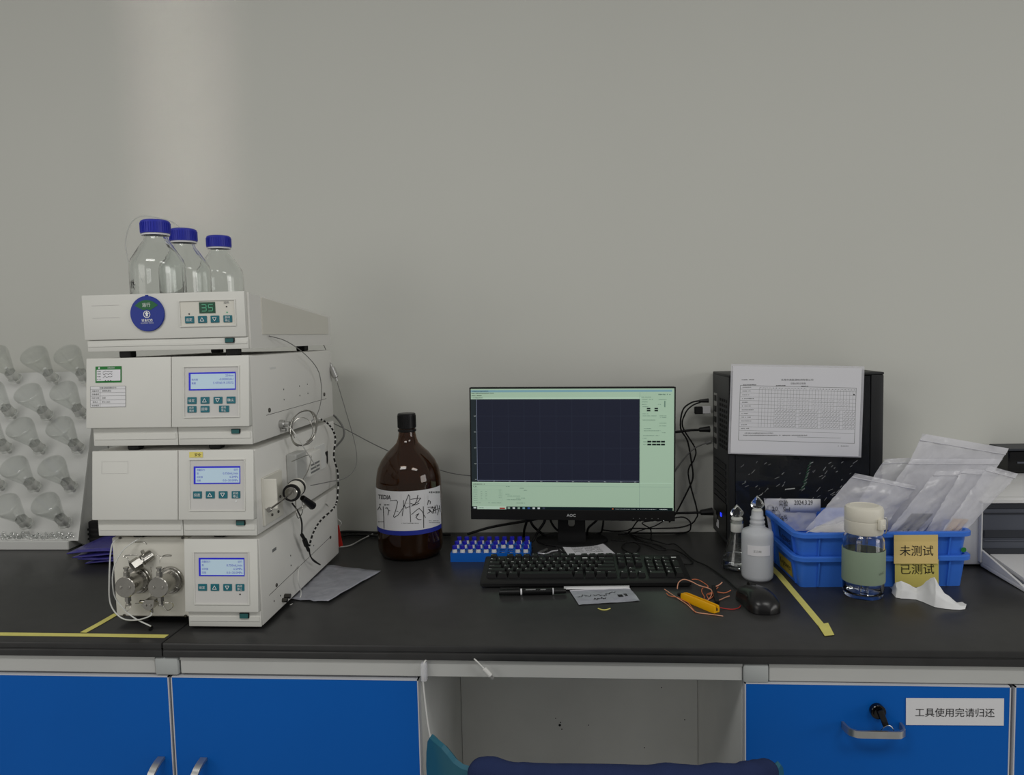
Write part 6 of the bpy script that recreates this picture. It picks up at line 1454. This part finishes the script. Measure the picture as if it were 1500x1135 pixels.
m = MB(); m.hexa([(tx0 + .018, ty1 + .012, T + .0105), (1.29, ty1 + .012, T + .0105), (1.29, ty0 - .004, T + .020), (tx0 + .018, ty0 - .004, T + .020)], [(tx0 + .018, ty1 + .012, T + .0165), (1.29, ty1 + .012, T + .0165), (1.29, ty0 - .004, T + .032), (tx0 + .018, ty0 - .004, T + .032)])
m.build('tray_plate', 'printer_white', ty, world=True, smooth=0)
bs = thing('scanner', 'black flat scanner standing behind the white printer cover', 'scanner', (1.25, .70, wt + .0265))
a = PY(1478, 657, .66); zt0 = wt + .0265
MB().rbox(a.x, 1.45, .66, .742, zt0, a.z - .006, .003, 1).build('housing', 'black_gloss', bs, world=True); MB().rbox(a.x - .004, 1.452, .655, .742, a.z - .006, a.z, .002, 1).build('lid', 'printer_dark', bs, world=True)
MB().box(a.x + .02, 1.44, .658, .661, zt0 + .022, zt0 + .026).build('front_line', 'printer_grey', bs, world=True)

# ================================================================ white cables hanging under the bench front
hc = thing('charging_cable', 'white charging cable hanging down in front of the knee space', 'cable', PY(627, 1030, -.004))
MB().tube([PY(625, 966, .004), PY(621, 972, -.004), PY(619.5, 992, -.004), PY(622, 1020, -.004), PY(627, 1060, -.004), PY(632, 1088, -.004), PY(636, 1130, -.004), PY(638, 1180, -.004)], .0016, 7, 6).build('cord', 'cable_white', hc, world=True, smooth=60)
cl2 = thing('adhesive_clip', 'clear adhesive clip holding the white charging cable on the rail', 'clip', PY(621, 992, .006))
m = MB(); a = PY(617, 968, .004); b = PY(627, 995, .004); m.rbox(a.x, b.x, -.0075, .0060, b.z, a.z, .003, 2); m.build('pad', 'film', cl2, world=True)
lc = thing('phone_cable', 'white phone cable with a small connector draped over the rail', 'cable', PY(709, 980, -.005))
MB().tube([PY(694, 964.5, .004), PY(697, 967, -.004), PY(703, 973, -.005), PY(710, 980, -.006)], .0014, 7, 6).build('cord', 'cable_white', lc, world=True, smooth=60)
MB().cyl(PY(709, 979, -.006), PY(719, 990, -.007), .0042, n=10, bev=.001).build('plug', 'cable_white', lc, world=True); MB().cyl(PY(719, 990, -.007), PY(722.5, 994, -.007), .0028, n=8).build('plug_tip', 'brushed_steel', lc, world=True)

# ================================================================ chair with a navy jacket
CCX, CCY = .038, -.125; CA, CB = .268, .170
ch = thing('tub_chair', 'teal plastic tub chair pushed in under the bench', 'chair', (CCX, CCY, 0))
def rim_h(t):   # t = angle from the back (towards the room), 0 .. +-pi
    a = abs(t); return .742 + (.020 if t < 0 else .0) * math.exp(-((a - 1.02) / .26) ** 4) - (.010 * min(1, max(0, (t - .55) / .4))) - (.0 if a < 1.12 else .20 * min(1, (a - 1.12) / .7) ** 1.2)
def sup(t, k):
    c, s = math.cos(t - math.pi / 2), math.sin(t - math.pi / 2); e = .62
    return (CA * k * math.copysign(abs(c) ** e, c), CB * k * math.copysign(abs(s) ** e, s))
def shell_pt(u, v, off):
    t = (u - .5) * 2 * 2.35; zr = rim_h(t); z = .44 + (zr - .44) * v; k = (.72 + .28 * v ** .6) + off
    x, y = sup(t, k); return Vector((x, y, z))
m = MB(); m.grid(lambda u, v: shell_pt(u, v, .0), 64, 14); m.grid(lambda u, v: shell_pt(u, v, -.035), 64, 14)
nu = 64
def rimq(u): return [shell_pt(u, 1, 0), shell_pt(u, 1, -.0175) + Vector((0, 0, .005)), shell_pt(u, 1, -.035)]
for i in range(nu):
    a, b = rimq(i / nu), rimq((i + 1) / nu)
    for j in range(2): m.add([a[j], b[j], b[j + 1], a[j + 1]], [(0, 1, 2, 3)])
for u in (0, 1):
    for j in range(14): m.add([shell_pt(u, j / 14, 0), shell_pt(u, (j + 1) / 14, 0), shell_pt(u, (j + 1) / 14, -.035), shell_pt(u, j / 14, -.035)], [(0, 1, 2, 3)])
m.build('shell', 'chair_teal', ch, smooth=50)
pts = [sup(-math.pi + 2 * math.pi * i / 48, .70) for i in range(48)]; m = MB(); m.prism([(x, y) for x, y in pts], .43, .455, plane='xy'); m.build('seat', 'chair_teal', ch, smooth=40)
for sx_ in (-1, 1):
    for sy_ in (-1, 1): MB().cyl((sx_ * .12, sy_ * .08, .43), (sx_ * .20, sy_ * .15, 0), .014, .010, n=12).build('leg', 'wood_pale', ch)
# jacket over the back
def jk(u, v):
    t = -.55 + 1.50 * u; x, y = sup(t, 1.0); xi, yi = sup(t, .93); zr = rim_h(t)
    w = .006 * mnoise.noise(Vector((u * 7, v * 2, 1))) + .004 * mnoise.noise(Vector((u * 17, v * 3, 4))); bul = .010 * math.exp(-((u - .05) / .05) ** 2) + .007 * math.exp(-((u - .5) / .22) ** 2) + .004 * math.exp(-((u - .86) / .08) ** 2)
    k = (v - .5) * 2; ang = max(-1, min(1, k / .35)) * math.pi / 2; drop = max(0, abs(k) - .35) / .65 * (.20 if k < 0 else .14)
    rad = .013 + bul * .6 + w * .6; cx_, cy_ = (x + xi) / 2, (y + yi) / 2; nx, ny = (x - xi), (y - yi); l = math.hypot(nx, ny); nx /= l; ny /= l
    return Vector((cx_ + nx * (-math.sin(ang) * rad), cy_ + ny * (-math.sin(ang) * rad), zr + .002 + math.cos(ang) * rad * .85 - drop)) + Vector((CCX, CCY, 0))
m = MB(); m.grid(jk, 60, 30); o = m.build('jacket', 'cloth_navy', None, smooth=70); md = o.modifiers.new('thick', 'SOLIDIFY'); md.thickness = .003; md.offset = 1
tag(o, 'navy blue jacket draped over the back of the teal chair', 'jacket')
